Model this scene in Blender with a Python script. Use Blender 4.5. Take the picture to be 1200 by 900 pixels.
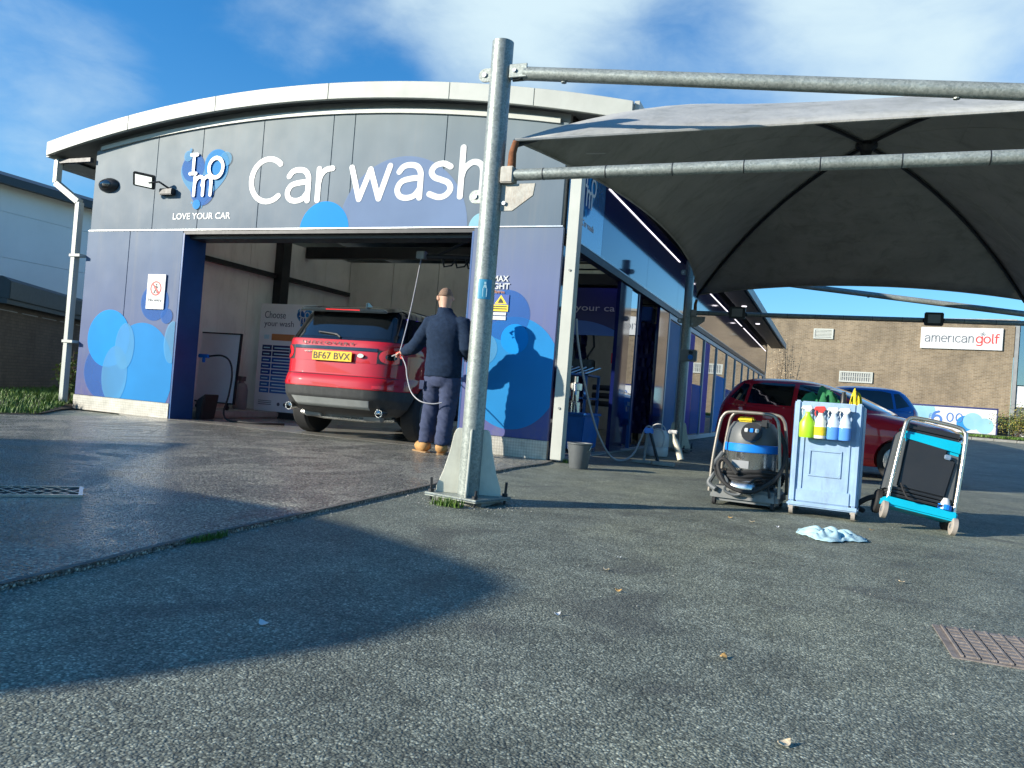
import bpy, bmesh, math, random
from mathutils import Vector, Matrix, Euler
import numpy as np
random.seed(7); np.random.seed(7)
scene = bpy.context.scene
for o in list(bpy.data.objects): bpy.data.objects.remove(o)

# ---------------------------------------------------------------- camera
CAM_H = 0.73
cam_d = bpy.data.cameras.new('camera'); cam = bpy.data.objects.new('camera', cam_d)
scene.collection.objects.link(cam); scene.camera = cam
cam_d.sensor_width = 36.0; cam_d.lens = 36.0 * 925 / 1200; cam_d.clip_start = 0.05; cam_d.clip_end = 3000
_r = Vector((0.92374, 0.37516, 0.07718)); _u = Vector((-0.06631, -0.04181, 0.99692)); _f = Vector((-0.37723, 0.92602, 0.01375))
M = Matrix.Identity(4)
for i in range(3): M[i][0] = _r[i]; M[i][1] = _u[i]; M[i][2] = -_f[i]
M[2][3] = CAM_H
cam.matrix_world = M

# ---------------------------------------------------------------- world, sun, exposure
SUN_EL = math.radians(19.5); SUN_AZ = math.radians(41)      # light travels towards +X +Y
sun_dir = Vector((-math.cos(SUN_AZ) * math.cos(SUN_EL), -math.sin(SUN_AZ) * math.cos(SUN_EL), math.sin(SUN_EL)))
world = bpy.data.worlds.new('World'); scene.world = world; world.use_nodes = True
wn = world.node_tree.nodes; wl = world.node_tree.links; wn.clear()
w_out = wn.new('ShaderNodeOutputWorld'); w_bg = wn.new('ShaderNodeBackground'); w_bg.inputs['Strength'].default_value = 0.10
sky = wn.new('ShaderNodeTexSky'); sky.sky_type = 'NISHITA'; sky.sun_disc = False
sky.sun_elevation = SUN_EL; sky.sun_rotation = math.atan2(sun_dir.x, sun_dir.y)
sky.air_density = 1.0; sky.dust_density = 0.25; sky.ozone_density = 3.2; sky.altitude = 0
tc = wn.new('ShaderNodeTexCoord')
def wmath(op, a, b=None, c=None):
    n = wn.new('ShaderNodeMath'); n.operation = op
    for i, v in enumerate((a, b, c)):
        if v is None: continue
        if isinstance(v, (int, float)): n.inputs[i].default_value = v
        else: wl.new(v, n.inputs[i])
    return n.outputs[0]
def wdot(d):
    n = wn.new('ShaderNodeVectorMath'); n.operation = 'DOT_PRODUCT'; wl.new(tc.outputs['Generated'], n.inputs[0]); n.inputs[1].default_value = d
    return n.outputs['Value']
def wblob(d, half_deg, soft_deg):
    n = wn.new('ShaderNodeMapRange'); n.interpolation_type = 'SMOOTHSTEP'
    wl.new(wdot(Vector(d).normalized()), n.inputs['Value'])
    n.inputs['From Min'].default_value = math.cos(math.radians(half_deg + soft_deg)); n.inputs['From Max'].default_value = math.cos(math.radians(half_deg))
    return n.outputs['Result']
def wnoise(scale, detail, rough, dist=0.0, stretch=(1, 1, 1), rot=(0, 0, 0)):
    m = wn.new('ShaderNodeMapping'); m.inputs['Scale'].default_value = stretch; m.inputs['Rotation'].default_value = rot
    wl.new(tc.outputs['Generated'], m.inputs['Vector'])
    n = wn.new('ShaderNodeTexNoise'); n.inputs['Scale'].default_value = scale; n.inputs['Detail'].default_value = detail
    n.inputs['Roughness'].default_value = rough; n.inputs['Distortion'].default_value = dist
    wl.new(m.outputs[0], n.inputs['Vector']); return n.outputs['Fac']
# soft bank of cloud drifting over the wash and thin streaks elsewhere
big = wmath('ADD', wblob((-0.15, 0.87, 0.46), 9, 14), wblob((-0.38, 0.79, 0.50), 2, 10))
big = wmath('ADD', big, wblob((0.10, 0.88, 0.50), 4, 12))
big = wmath('ADD', big, wmath('MULTIPLY', wblob((-0.79, 0.55, 0.27), 2, 7), 0.62))
big = wmath('ADD', big, wmath('MULTIPLY', wblob((-0.56, 0.71, 0.44), 1, 7), 0.7))
nz = wnoise(4.2, 6, 0.55, 0.35, (1, 1, 1.9), (0.0, 0.2, 0.3))
fine = wnoise(13, 7, 0.62, 0.5, (1, 1, 2.2), (0.1, 0.35, 0.2))
mixn = wmath('ADD', wmath('MULTIPLY', nz, 0.78), wmath('MULTIPLY', fine, 0.22))
dens = wmath('ADD', wmath('MULTIPLY', big, 0.36), mixn)
cl = wn.new('ShaderNodeMapRange'); cl.interpolation_type = 'SMOOTHSTEP'; wl.new(dens, cl.inputs['Value'])
cl.inputs['From Min'].default_value = 0.58; cl.inputs['From Max'].default_value = 1.28
tint = wn.new('ShaderNodeMix'); tint.data_type = 'RGBA'; tint.blend_type = 'MULTIPLY'; tint.inputs['Factor'].default_value = 1.0
wl.new(sky.outputs['Color'], tint.inputs['A'])
el = wn.new('ShaderNodeMapRange'); wl.new(wdot((0, 0, 1)), el.inputs['Value']); el.inputs['From Min'].default_value = 0.0; el.inputs['From Max'].default_value = 0.38
tr_ = wn.new('ShaderNodeValToRGB'); wl.new(el.outputs[0], tr_.inputs['Fac'])
tr_.color_ramp.elements[0].color = (0.62, 0.86, 0.98, 1); tr_.color_ramp.elements[1].color = (0.27, 0.80, 1.12, 1)
wl.new(tr_.outputs['Color'], tint.inputs['B'])
mix = wn.new('ShaderNodeMix'); mix.data_type = 'RGBA'; wl.new(cl.outputs['Result'], mix.inputs['Factor'])
wl.new(tint.outputs['Result'], mix.inputs['A']); mix.inputs['B'].default_value = (3.7, 4.7, 5.2, 1)
wl.new(mix.outputs['Result'], w_bg.inputs['Color']); wl.new(w_bg.outputs[0], w_out.inputs['Surface'])

sun_d = bpy.data.lights.new('sun', 'SUN'); sun_d.energy = 4.2; sun_d.angle = math.radians(0.55); sun_d.color = (1.0, 0.915, 0.775)
sun = bpy.data.objects.new('sun', sun_d); scene.collection.objects.link(sun)
sun.rotation_euler = (-sun_dir).to_track_quat('-Z', 'Y').to_euler()
sun.location = sun_dir * 60
scene.view_settings.view_transform = 'Standard'; scene.view_settings.look = 'None'
scene.view_settings.exposure = 0.93; scene.view_settings.gamma = 1.0; scene.view_settings.use_curve_mapping = False
scene.cycles.use_denoising = True
scene.cycles.max_bounces = 8; scene.cycles.transparent_max_bounces = 12; scene.cycles.caustics_reflective = False; scene.cycles.caustics_refractive = False

# ---------------------------------------------------------------- materials
MATS = {}
def nmat(name):
    m = bpy.data.materials.new(name); m.use_nodes = True; MATS[name] = m
    nt = m.node_tree; b = nt.nodes['Principled BSDF']
    return m, nt, b
def N(nt, typ, **kw):
    n = nt.nodes.new(typ)
    for k, v in kw.items():
        if k in n.inputs: 
            if hasattr(v, 'links'): nt.links.new(v, n.inputs[k])
            else: n.inputs[k].default_value = v
        else: setattr(n, k, v)
    return n
def coords(nt, scale=(1, 1, 1)):
    t = N(nt, 'ShaderNodeTexCoord'); mp = N(nt, 'ShaderNodeMapping'); mp.inputs['Scale'].default_value = scale
    nt.links.new(t.outputs['Object'], mp.inputs['Vector']); return mp.outputs[0]
def noise(nt, vec, scale, detail=4, rough=0.55, dist=0):
    n = N(nt, 'ShaderNodeTexNoise'); n.inputs['Scale'].default_value = scale; n.inputs['Detail'].default_value = detail
    n.inputs['Roughness'].default_value = rough; n.inputs['Distortion'].default_value = dist; nt.links.new(vec, n.inputs['Vector']); return n.outputs['Fac']
def mth(nt, op, a, b=None, c=None, clamp=False):
    n = N(nt, 'ShaderNodeMath'); n.operation = op; n.use_clamp = clamp
    for i, v in enumerate((a, b, c)):
        if v is None: continue
        if isinstance(v, (int, float)): n.inputs[i].default_value = v
        else: nt.links.new(v, n.inputs[i])
    return n.outputs[0]
def ramp(nt, fac, stops, interp='LINEAR'):
    n = N(nt, 'ShaderNodeValToRGB'); n.color_ramp.interpolation = interp
    e = n.color_ramp.elements
    while len(e) < len(stops): e.new(0.5)
    for i, (p, c) in enumerate(stops):
        e[i].position = p; e[i].color = (c, c, c, 1) if isinstance(c, (int, float)) else (*c, 1)
    nt.links.new(fac, n.inputs['Fac']); return n.outputs['Color']
def mixc(nt, fac, a, b, blend='MIX'):
    n = N(nt, 'ShaderNodeMix'); n.data_type = 'RGBA'; n.blend_type = blend
    for s, v in (('Factor', fac), ('A', a), ('B', b)):
        if isinstance(v, tuple): n.inputs[s].default_value = (*v, 1) if len(v) == 3 else v
        elif isinstance(v, (int, float)): n.inputs[s].default_value = v
        else: nt.links.new(v, n.inputs[s])
    return n.outputs['Result']
def bump(nt, b, h, strength=0.3, dist=0.01, prev=None):
    n = N(nt, 'ShaderNodeBump'); n.inputs['Strength'].default_value = strength; n.inputs['Distance'].default_value = dist
    nt.links.new(h, n.inputs['Height'])
    if prev is not None: nt.links.new(prev, n.inputs['Normal'])
    nt.links.new(n.outputs[0], b.inputs['Normal']); return n.outputs[0]
def pm(name, col, rough=0.5, metal=0.0, var=0.15, vs=6.0, bs=0.0, bscale=80.0, rv=0.1, coat=0.0, spec=0.5, dirt=None, grime=0.0):
    m, nt, b = nmat(name); v = coords(nt)
    f = noise(nt, v, vs, 5, 0.6)
    d = tuple(max(0, c * (1 - var)) for c in col); l = tuple(min(1, c * (1 + var)) for c in col)
    c = ramp(nt, f, [(0.25, d), (0.75, l)])
    if grime > 0:
        g = noise(nt, coords(nt, (1, 1, 0.25)), vs * 2.2, 6, 0.7, 0.4)
        c = mixc(nt, mth(nt, 'MULTIPLY', ramp(nt, g, [(0.5, 0.0), (0.75, 1.0)]), grime), c, dirt or (0.12, 0.10, 0.08))
    nt.links.new(c, b.inputs['Base Color'])
    rr = N(nt, 'ShaderNodeMapRange'); nt.links.new(noise(nt, v, vs * 3, 4), rr.inputs['Value'])
    rr.inputs['To Min'].default_value = max(0.02, rough - rv); rr.inputs['To Max'].default_value = min(1, rough + rv)
    nt.links.new(rr.outputs[0], b.inputs['Roughness']); b.inputs['Metallic'].default_value = metal
    b.inputs['Coat Weight'].default_value = coat; b.inputs['Coat Roughness'].default_value = 0.05
    b.inputs['Specular IOR Level'].default_value = spec
    if bs > 0: bump(nt, b, noise(nt, v, bscale, 4), bs, 0.01)
    return m
def emis(name, col, strength):
    m, nt, b = nmat(name); b.inputs['Base Color'].default_value = (*col, 1)
    b.inputs['Emission Color'].default_value = (*col, 1); b.inputs['Emission Strength'].default_value = strength; return m

# ---------------------------------------------------------------- mesh builder
COL = scene.collection
class MB:
    def __init__(s): s.v = []; s.f = []
    def add(s, vs, fs):
        o = len(s.v); s.v += [tuple(p) for p in vs]; s.f += [tuple(i + o for i in f) for f in fs]; return s
    def box(s, lo, hi, mat=None):
        x0, y0, z0 = lo; x1, y1, z1 = hi
        vs = [(x0,y0,z0),(x1,y0,z0),(x1,y1,z0),(x0,y1,z0),(x0,y0,z1),(x1,y0,z1),(x1,y1,z1),(x0,y1,z1)]
        if mat is not None: vs = [tuple(mat @ Vector(p)) for p in vs]
        return s.add(vs, [(0,3,2,1),(4,5,6,7),(0,1,5,4),(1,2,6,5),(2,3,7,6),(3,0,4,7)])
    def cyl(s, p0, p1, r0, r1=None, n=20, caps=True):
        p0 = Vector(p0); p1 = Vector(p1); r1 = r0 if r1 is None else r1
        d = (p1 - p0).normalized(); a = d.orthogonal().normalized(); b = d.cross(a)
        vs = []
        for p, r in ((p0, r0), (p1, r1)):
            for i in range(n):
                t = 2 * math.pi * i / n; vs.append(p + (a * math.cos(t) + b * math.sin(t)) * r)
        fs = [(i, (i + 1) % n, n + (i + 1) % n, n + i) for i in range(n)]
        if caps: fs += [tuple(range(n - 1, -1, -1)), tuple(range(n, 2 * n))]
        return s.add(vs, fs)
    def tube(s, pts, r, n=10, caps=True):
        pts = [Vector(p) for p in pts]; m = len(pts); rs = r if isinstance(r, (list, tuple)) else [r] * m
        t0 = (pts[1] - pts[0]).normalized(); a = t0.orthogonal().normalized(); vs = []
        for i, p in enumerate(pts):
            t = (pts[min(i + 1, m - 1)] - pts[max(i - 1, 0)]).normalized()
            a = (a - t * a.dot(t)).normalized(); b = t.cross(a)
            for k in range(n):
                q = 2 * math.pi * k / n; vs.append(p + (a * math.cos(q) + b * math.sin(q)) * rs[i])
        fs = [(i * n + k, i * n + (k + 1) % n, (i + 1) * n + (k + 1) % n, (i + 1) * n + k) for i in range(m - 1) for k in range(n)]
        if caps: fs += [tuple(range(n - 1, -1, -1)), tuple(range((m - 1) * n, m * n))]
        return s.add(vs, fs)
    def hose(s, pts, r, n=10, m=7):
        pts = [Vector(p) for p in pts]; out = []
        for i in range(len(pts) - 1):
            a = pts[max(i - 1, 0)]; b = pts[i]; c = pts[i + 1]; d = pts[min(i + 2, len(pts) - 1)]
            for k in range(m):
                t = k / m; out.append(.5 * (2 * b + (c - a) * t + (2 * a - 5 * b + 4 * c - d) * t * t + (3 * b - a - 3 * c + d) * t ** 3))
        return s.tube(out + [pts[-1]], r, n)
    def lathe(s, prof, c=(0, 0, 0), axis=(0, 0, 1), n=24, sx=1.0, sy=1.0):
        # prof: list of (radius, height)
        q = Vector((0, 0, 1)).rotation_difference(Vector(axis)); c = Vector(c); vs = []
        for r, h in prof:
            for i in range(n):
                t = 2 * math.pi * i / n; vs.append(c + q @ Vector((r * math.cos(t) * sx, r * math.sin(t) * sy, h)))
        m = len(prof); fs = [(j * n + i, j * n + (i + 1) % n, (j + 1) * n + (i + 1) % n, (j + 1) * n + i) for j in range(m - 1) for i in range(n)]
        if prof[0][0] > 1e-4: fs.append(tuple(range(n - 1, -1, -1)))
        if prof[-1][0] > 1e-4: fs.append(tuple(range((m - 1) * n, m * n)))
        return s.add(vs, fs)
    def prism(s, poly, o, ux, uy, depth):
        # polygon (2d, ccw seen against depth direction) in plane o + x*ux + y*uy, extruded by vector depth
        o = Vector(o); ux = Vector(ux); uy = Vector(uy); dv = Vector(depth); n = len(poly)
        a = [o + ux * x + uy * y for x, y in poly]; vs = a + [p + dv for p in a]
        return s.add(vs, [tuple(range(n)), tuple(range(2 * n - 1, n - 1, -1))] + [(i, n + i, n + (i + 1) % n, (i + 1) % n) for i in range(n)])
    def grid(s, pts):   # pts[i][j]
        h = len(pts); w = len(pts[0])
        return s.add([p for r in pts for p in r], [(i * w + j, i * w + j + 1, (i + 1) * w + j + 1, (i + 1) * w + j) for i in range(h - 1) for j in range(w - 1)])
    def xf(s, mat): s.v = [tuple(mat @ Vector(p)) for p in s.v]; return s
    def build(s, name, mat, parent=None, smooth=False, bev=0.0, seg=2, world=True, recalc=True, solid=0.0):
        me = bpy.data.meshes.new(name); me.from_pydata(s.v, [], s.f); me.update()
        if recalc or bev:
            bm = bmesh.new(); bm.from_mesh(me)
            if recalc: bmesh.ops.recalc_face_normals(bm, faces=bm.faces)
            if bev:
                es = [e for e in bm.edges if e.is_manifold and e.calc_face_angle(0) > math.radians(28)]
                bmesh.ops.bevel(bm, geom=es, offset=bev, segments=seg, affect='EDGES', clamp_overlap=True)
            bm.to_mesh(me); bm.free()
        return link(name, me, mat, parent, smooth, world, solid)
def link(name, me, mat, parent=None, smooth=False, world=True, solid=0.0):
    o = bpy.data.objects.new(name, me); COL.objects.link(o)
    if mat is not None: me.materials.append(MATS[mat] if isinstance(mat, str) else mat)
    if smooth:
        me.shade_smooth()
        me.set_sharp_from_angle(angle=math.radians(38))
    if parent is not None:
        o.parent = parent
        if world: o.matrix_parent_inverse = abs_m(parent).inverted()
    if solid:
        md = o.modifiers.new('solid', 'SOLIDIFY'); md.thickness = solid; md.offset = 0
    return o
def abs_m(o):
    m = o.matrix_basis.copy()
    if o.parent is not None: m = abs_m(o.parent) @ o.matrix_parent_inverse @ m
    return m
def tag(o, label=None, cat=None, group=None, kind=None):
    if label: o['label'] = label
    if cat: o['category'] = cat
    if group: o['group'] = group
    if kind: o['kind'] = kind
    return o
def thing(name, label, cat, loc=(0, 0, 0), rz=0.0, group=None):
    o = bpy.data.objects.new(name, None); COL.objects.link(o); o.empty_display_size = 0.1
    o.location = loc; o.rotation_euler = (0, 0, rz); return tag(o, label, cat, group)
def copy_tree(o, parent=None):
    c = o.copy(); COL.objects.link(c)
    if parent is not None: c.parent = parent
    for ch in list(o.children): copy_tree(ch, c)
    return c
def disc(cx, cy, r, n=64, sx=1, sy=1): return [(cx + r * sx * math.cos(2 * math.pi * i / n), cy + r * sy * math.sin(2 * math.pi * i / n)) for i in range(n)]
def clip(poly, x0, y0, x1, y1):
    for ax, v, s in ((0, x0, 1), (0, x1, -1), (1, y0, 1), (1, y1, -1)):
        out = []
        for i, p in enumerate(poly):
            q = poly[(i + 1) % len(poly)]; a = (p[ax] - v) * s; b = (q[ax] - v) * s
            if a >= 0: out.append(p)
            if (a >= 0) != (b >= 0):
                t = a / (a - b); out.append((p[0] + (q[0] - p[0]) * t, p[1] + (q[1] - p[1]) * t))
        poly = out
        if not poly: return poly
    return poly
def rrect(x0, y0, x1, y1, r, n=5):
    out = []
    for cx, cy, a in ((x1 - r, y0 + r, -90), (x1 - r, y1 - r, 0), (x0 + r, y1 - r, 90), (x0 + r, y0 + r, 180)):
        for i in range(n + 1):
            t = math.radians(a + 90 * i / n); out.append((cx + r * math.cos(t), cy + r * math.sin(t)))
    return out
def text(name, s, o, ux, uy, width, height, mat, parent, bold=0.0, depth=0.003, spacing=1.0, shear=0.0):
    """lettering: lower-left corner of its box at o, along ux, up along uy, fitted to width x height"""
    cu = bpy.data.curves.new('t', 'FONT'); cu.body = s; cu.offset = bold; cu.resolution_u = 4; cu.space_character = spacing; cu.shear = shear
    ob = bpy.data.objects.new('t', cu); COL.objects.link(ob)
    dg = bpy.context.evaluated_depsgraph_get(); me = bpy.data.meshes.new_from_object(ob.evaluated_get(dg))
    bpy.data.objects.remove(ob)
    xs = [v.co.x for v in me.vertices]; ys = [v.co.y for v in me.vertices]
    x0, x1, y0, y1 = min(xs), max(xs), min(ys), max(ys)
    o = Vector(o); ux = Vector(ux); uy = Vector(uy); nn = ux.cross(uy).normalized()
    sy = (height / (y1 - y0)) if height else width / (x1 - x0)
    sx = (width / (x1 - x0)) if width else sy
    for v in me.vertices: v.co = o + ux * ((v.co.x - x0) * sx) + uy * ((v.co.y - y0) * sy)
    bm = bmesh.new(); bm.from_mesh(me); fs = list(bm.faces)
    r = bmesh.ops.extrude_face_region(bm, geom=fs); 
    for e in r['geom']:
        if isinstance(e, bmesh.types.BMVert): e.co += nn * depth
    bmesh.ops.recalc_face_normals(bm, faces=bm.faces); bm.to_mesh(me); bm.free(); me.name = name; me.shade_flat()
    return link(name, me, mat, parent)
def smooth01(t): t = max(0.0, min(1.0, t)); return t * t * (3 - 2 * t)
def ground_z(x, y):
    right = smooth01((x + 2.9) / 2.2)
    dip = -0.14 * math.exp(-((x - 0.6) ** 2) / 14 - ((y - 13.8) ** 2) / 9)
    rise = 0.30 * smooth01((y - 17) / 22)
    return right * (dip + rise)
# monoline rounded letters: strokes as smooth point lists, x-height 1
def _arc(cx, cy, rx, ry, a0, a1, n=14): return [(cx + rx * math.cos(math.radians(a0 + (a1 - a0) * k / n)), cy + ry * math.sin(math.radians(a0 + (a1 - a0) * k / n))) for k in range(n + 1)]
_A1 = [(.08, .80), (.2, .95), (.40, 1.0), (.62, .95), (.74, .78), (.76, .55), (.76, 0)]; _A2 = [(.76, .60), (.45, .58), (.18, .50), (.06, .28), (.14, .07), (.36, 0), (.60, .07), (.76, .28)]
_N = [(.08, .55), (.16, .82), (.38, 1.0), (.60, .95), (.70, .72), (.70, 0)]
GLYPH = {'a': (.86, [_A1, _A2]), 'C': (1.16, [_arc(.66, .70, .60, .70, 48, 312, 24)]), 'c': (.78, [_arc(.46, .5, .42, .5, 48, 312, 20)]), 'e': (.86, [[(.06, .52), (.84, .52)], _arc(.45, .5, .40, .5, 3, 310, 24)]),
 'r': (.56, [[(.08, 0), (.08, 1)], [(.08, .5), (.14, .78), (.30, .96), (.52, 1.0)]]), 'w': (1.3, [[(.0, 1), (.30, 0.0), ], [(.30, 0), (.62, .92)], [(.62, .92), (.94, 0)], [(.94, 0), (1.24, 1)]]), 's': (.72, [[(.62, .90), (.40, 1.0), (.16, .94), (.06, .76), (.16, .60), (.36, .52), (.58, .42), (.66, .24), (.54, .06), (.32, 0), (.04, .10)]]),
 'h': (.84, [[(.08, 0), (.08, 1.45)], _N]), 'n': (.84, [[(.08, 0), (.08, 1)], _N]), 'm': (1.34, [[(.08, 0), (.08, 1)], _N, [(x + .54, y) for x, y in _N]]), 'i': (.22, [[(.09, 0), (.09, 1)]]), 'l': (.24, [[(.08, 1.45), (.08, .12), (.20, .0)]]), 'o': (.96, [_arc(.46, .5, .42, .5, 0, 360, 28)]),
 'g': (.90, [_arc(.44, .5, .40, .5, 0, 360, 28), [(.84, 1), (.84, -.1), (.76, -.36), (.46, -.46), (.12, -.38)]]), 'f': (.52, [[(.56, 1.42), (.36, 1.46), (.22, 1.30), (.2, 1.0), (.2, 0)], [(0, .98), (.5, .98)]]), 'v': (.9, [[(0, 1), (.4, 0)], [(.4, 0), (.8, 1)]]), 'y': (.9, [[(0, 1), (.42, .05)], [(.82, 1), (.42, .05), (.26, -.34), (.08, -.42)]]),
 'u': (.86, [[(.08, 1), (.08, .3), (.18, .06), (.38, 0), (.60, .1), (.72, .4)], [(.72, 1), (.72, 0)]]), ' ': (.45, []), 'I': (.7, [[(.35, 0), (.35, 1.45)], [(.05, 1.45), (.65, 1.45)], [(.05, 0), (.65, 0)]]), '0': (1.0, [_arc(.46, .62, .40, .62, 0, 360, 28)]), '6': (1.0, [_arc(.46, .44, .42, .44, 0, 360, 28), [(.04, .44), (.08, .85), (.26, 1.18), (.62, 1.32)]]), '.': (.3, [[(.1, 0.0), (.1, .02)]]), '\u00a3': (.9, [[(.75, 1.05), (.55, 1.2), (.32, 1.1), (.28, .8), (.3, .4), (.08, 0), (.78, 0)], [(.08, .6), (.6, .6)]])}
def _catmull(p, m=6):
    if len(p) < 3 or len(p) > 12: return p
    out = []
    for i in range(len(p) - 1):
        a = p[max(i - 1, 0)]; b = p[i]; c = p[i + 1]; d = p[min(i + 2, len(p) - 1)]
        for k in range(m):
            t = k / m; out.append(tuple(.5 * (2 * b[q] + (c[q] - a[q]) * t + (2 * a[q] - 5 * b[q] + 4 * c[q] - d[q]) * t * t + (3 * b[q] - a[q] - 3 * c[q] + d[q]) * t ** 3) for q in (0, 1)))
    return out + [p[-1]]
def mono(name, s, o, ux, uy, xh, mat, parent, hw=.09, track=.16, width=None, local=False):
    """rounded lettering laid flat on a wall: baseline start o, x-height xh"""
    o = Vector(o); ux = Vector(ux); uy = Vector(uy); nn = ux.cross(uy).normalized(); mb = MB(); x = 0; k = 0
    tot = sum(GLYPH[c][0] + track for c in s) - track; sx = (width / (tot * xh)) if width else 1.0
    for c in s:
        w, strokes = GLYPH[c]
        for st in strokes:
            p = _catmull(st); closed = math.dist(p[0], p[-1]) < 1e-3; L = []; R = []
            for i, q in enumerate(p):
                a = p[i - 1] if i else (p[-2] if closed else p[0]); b = p[i + 1] if i + 1 < len(p) else (p[1] if closed else p[-1])
                dx, dy = b[0] - a[0], b[1] - a[1]; l = math.hypot(dx, dy) or 1; dx /= l; dy /= l
                L.append((q[0] - dy * hw, q[1] + dx * hw)); R.append((q[0] + dy * hw, q[1] - dx * hw))
            lift = .0012 + .00035 * (k % 6); k += 1
            P = lambda q: o + ux * ((x + q[0]) * xh * sx) + uy * (q[1] * xh) + nn * lift
            mb.grid([[P(q) for q in L], [P(q) for q in R]])
            if not closed:
                for e in (p[0], p[-1]):
                    lift2 = lift + .00015
                    mb.add([o + ux * ((x + e[0] + hw * math.cos(t * math.pi / 8)) * xh * sx) + uy * ((e[1] + hw * math.sin(t * math.pi / 8)) * xh) + nn * lift2 for t in range(16)], [tuple(range(16))])
        x += w + track
    ob = mb.build(name, mat, parent, recalc=False, world=not local); return ob
FRONT = ((1, 0, 0), (0, 0, 1))     # lettering on walls facing the camera (-Y)
SIDE = ((0, 1, 0), (0, 0, 1))      # lettering on walls facing +X
# ---------------------------------------------------------------- ground materials
def asphalt():
    m, nt, b = nmat('asphalt'); v = coords(nt)
    vo = N(nt, 'ShaderNodeTexVoronoi'); vo.inputs['Scale'].default_value = 138; vo.inputs['Randomness'].default_value = 1.0
    wob = N(nt, 'ShaderNodeTexNoise'); wob.inputs['Scale'].default_value = 60; nt.links.new(v, wob.inputs['Vector'])
    va = N(nt, 'ShaderNodeVectorMath'); va.operation = 'MULTIPLY_ADD'; nt.links.new(wob.outputs['Color'], va.inputs[0]); va.inputs[1].default_value = (0.008,) * 3; nt.links.new(v, va.inputs[2])
    nt.links.new(va.outputs[0], vo.inputs['Vector'])
    vo2 = N(nt, 'ShaderNodeTexVoronoi'); vo2.inputs['Scale'].default_value = 210; nt.links.new(v, vo2.inputs['Vector'])
    sep = N(nt, 'ShaderNodeSeparateColor'); nt.links.new(vo.outputs['Color'], sep.inputs[0])
    stone = ramp(nt, sep.outputs[0], [(0.0, (0.13, 0.142, 0.114)), (0.45, (0.215, 0.235, 0.19)), (0.8, (0.305, 0.33, 0.268)), (1.0, (0.53, 0.56, 0.45))])
    edge = ramp(nt, vo.outputs['Distance'], [(0.3, 1.0), (0.65, 0.5)])
    c = mixc(nt, 1.0, stone, edge, 'MULTIPLY')
    big = noise(nt, v, 0.45, 6, 0.62, 0.5)
    c = mixc(nt, 1.0, c, ramp(nt, big, [(0.3, (0.62, 0.65, 0.66)), (0.5, (0.95, 0.96, 0.95)), (0.72, (1.42, 1.38, 1.22))]), 'MULTIPLY')
    mid = noise(nt, v, 3.5, 5, 0.7)
    c = mixc(nt, 1.0, c, ramp(nt, mid, [(0.3, 0.68), (0.7, 1.28)]), 'MULTIPLY')
    # oil drips and worn wheel streaks
    st = noise(nt, coords(nt, (0.5, 3.0, 1)), 1.6, 5, 0.7, 0.8)
    c = mixc(nt, mth(nt, 'MULTIPLY', ramp(nt, st, [(0.58, 0.0), (0.72, 1.0)]), 0.45), c, (0.035, 0.036, 0.036))
    # dark drips and damp patches with their own outlines
    dp = noise(nt, v, 1.1, 3, 0.5, 1.5); c = mixc(nt, mth(nt, 'MULTIPLY', ramp(nt, dp, [(0.58, 0.0), (0.66, 1.0)]), 0.45), c, (0.06, 0.062, 0.06))
    sp = noise(nt, v, 7.5, 2, 0.5); c = mixc(nt, mth(nt, 'MULTIPLY', ramp(nt, sp, [(0.72, 0.0), (0.76, 1.0)]), 0.5), c, (0.05, 0.05, 0.048))
    # hairline cracks
    cr = N(nt, 'ShaderNodeTexVoronoi'); cr.feature = 'DISTANCE_TO_EDGE'; cr.inputs['Scale'].default_value = 0.55
    wv = N(nt, 'ShaderNodeTexNoise'); wv.inputs['Scale'].default_value = 2.4; wv.inputs['Detail'].default_value = 6; nt.links.new(v, wv.inputs['Vector'])
    ww = N(nt, 'ShaderNodeVectorMath'); ww.operation = 'MULTIPLY_ADD'; nt.links.new(wv.outputs['Color'], ww.inputs[0]); ww.inputs[1].default_value = (.7, .7, .0); nt.links.new(v, ww.inputs[2]); nt.links.new(ww.outputs[0], cr.inputs['Vector'])
    ck = mth(nt, 'MULTIPLY', ramp(nt, cr.outputs['Distance'], [(0.0, 1.0), (0.006, 0.0)]), ramp(nt, noise(nt, v, .35, 3), [(.52, 0.0), (.6, 1.0)])); c = mixc(nt, mth(nt, 'MULTIPLY', ck, .7), c, (.03, .03, .03))
    nt.links.new(c, b.inputs['Base Color'])
    rr = ramp(nt, sep.outputs[1], [(0.0, 0.48), (1.0, 0.85)]); nt.links.new(rr, b.inputs['Roughness'])
    b.inputs['Specular IOR Level'].default_value = 0.45
    h = mth(nt, 'ADD', mth(nt, 'MULTIPLY', mth(nt, 'SUBTRACT', 1.0, vo.outputs['Distance']), mth(nt, 'ADD', 0.55, sep.outputs[2])), mth(nt, 'MULTIPLY', vo2.outputs['Distance'], -0.25))
    n1 = bump(nt, b, h, 0.45, 0.005)
    bump(nt, b, noise(nt, v, 14, 4), 0.25, 0.01, n1)
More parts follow.
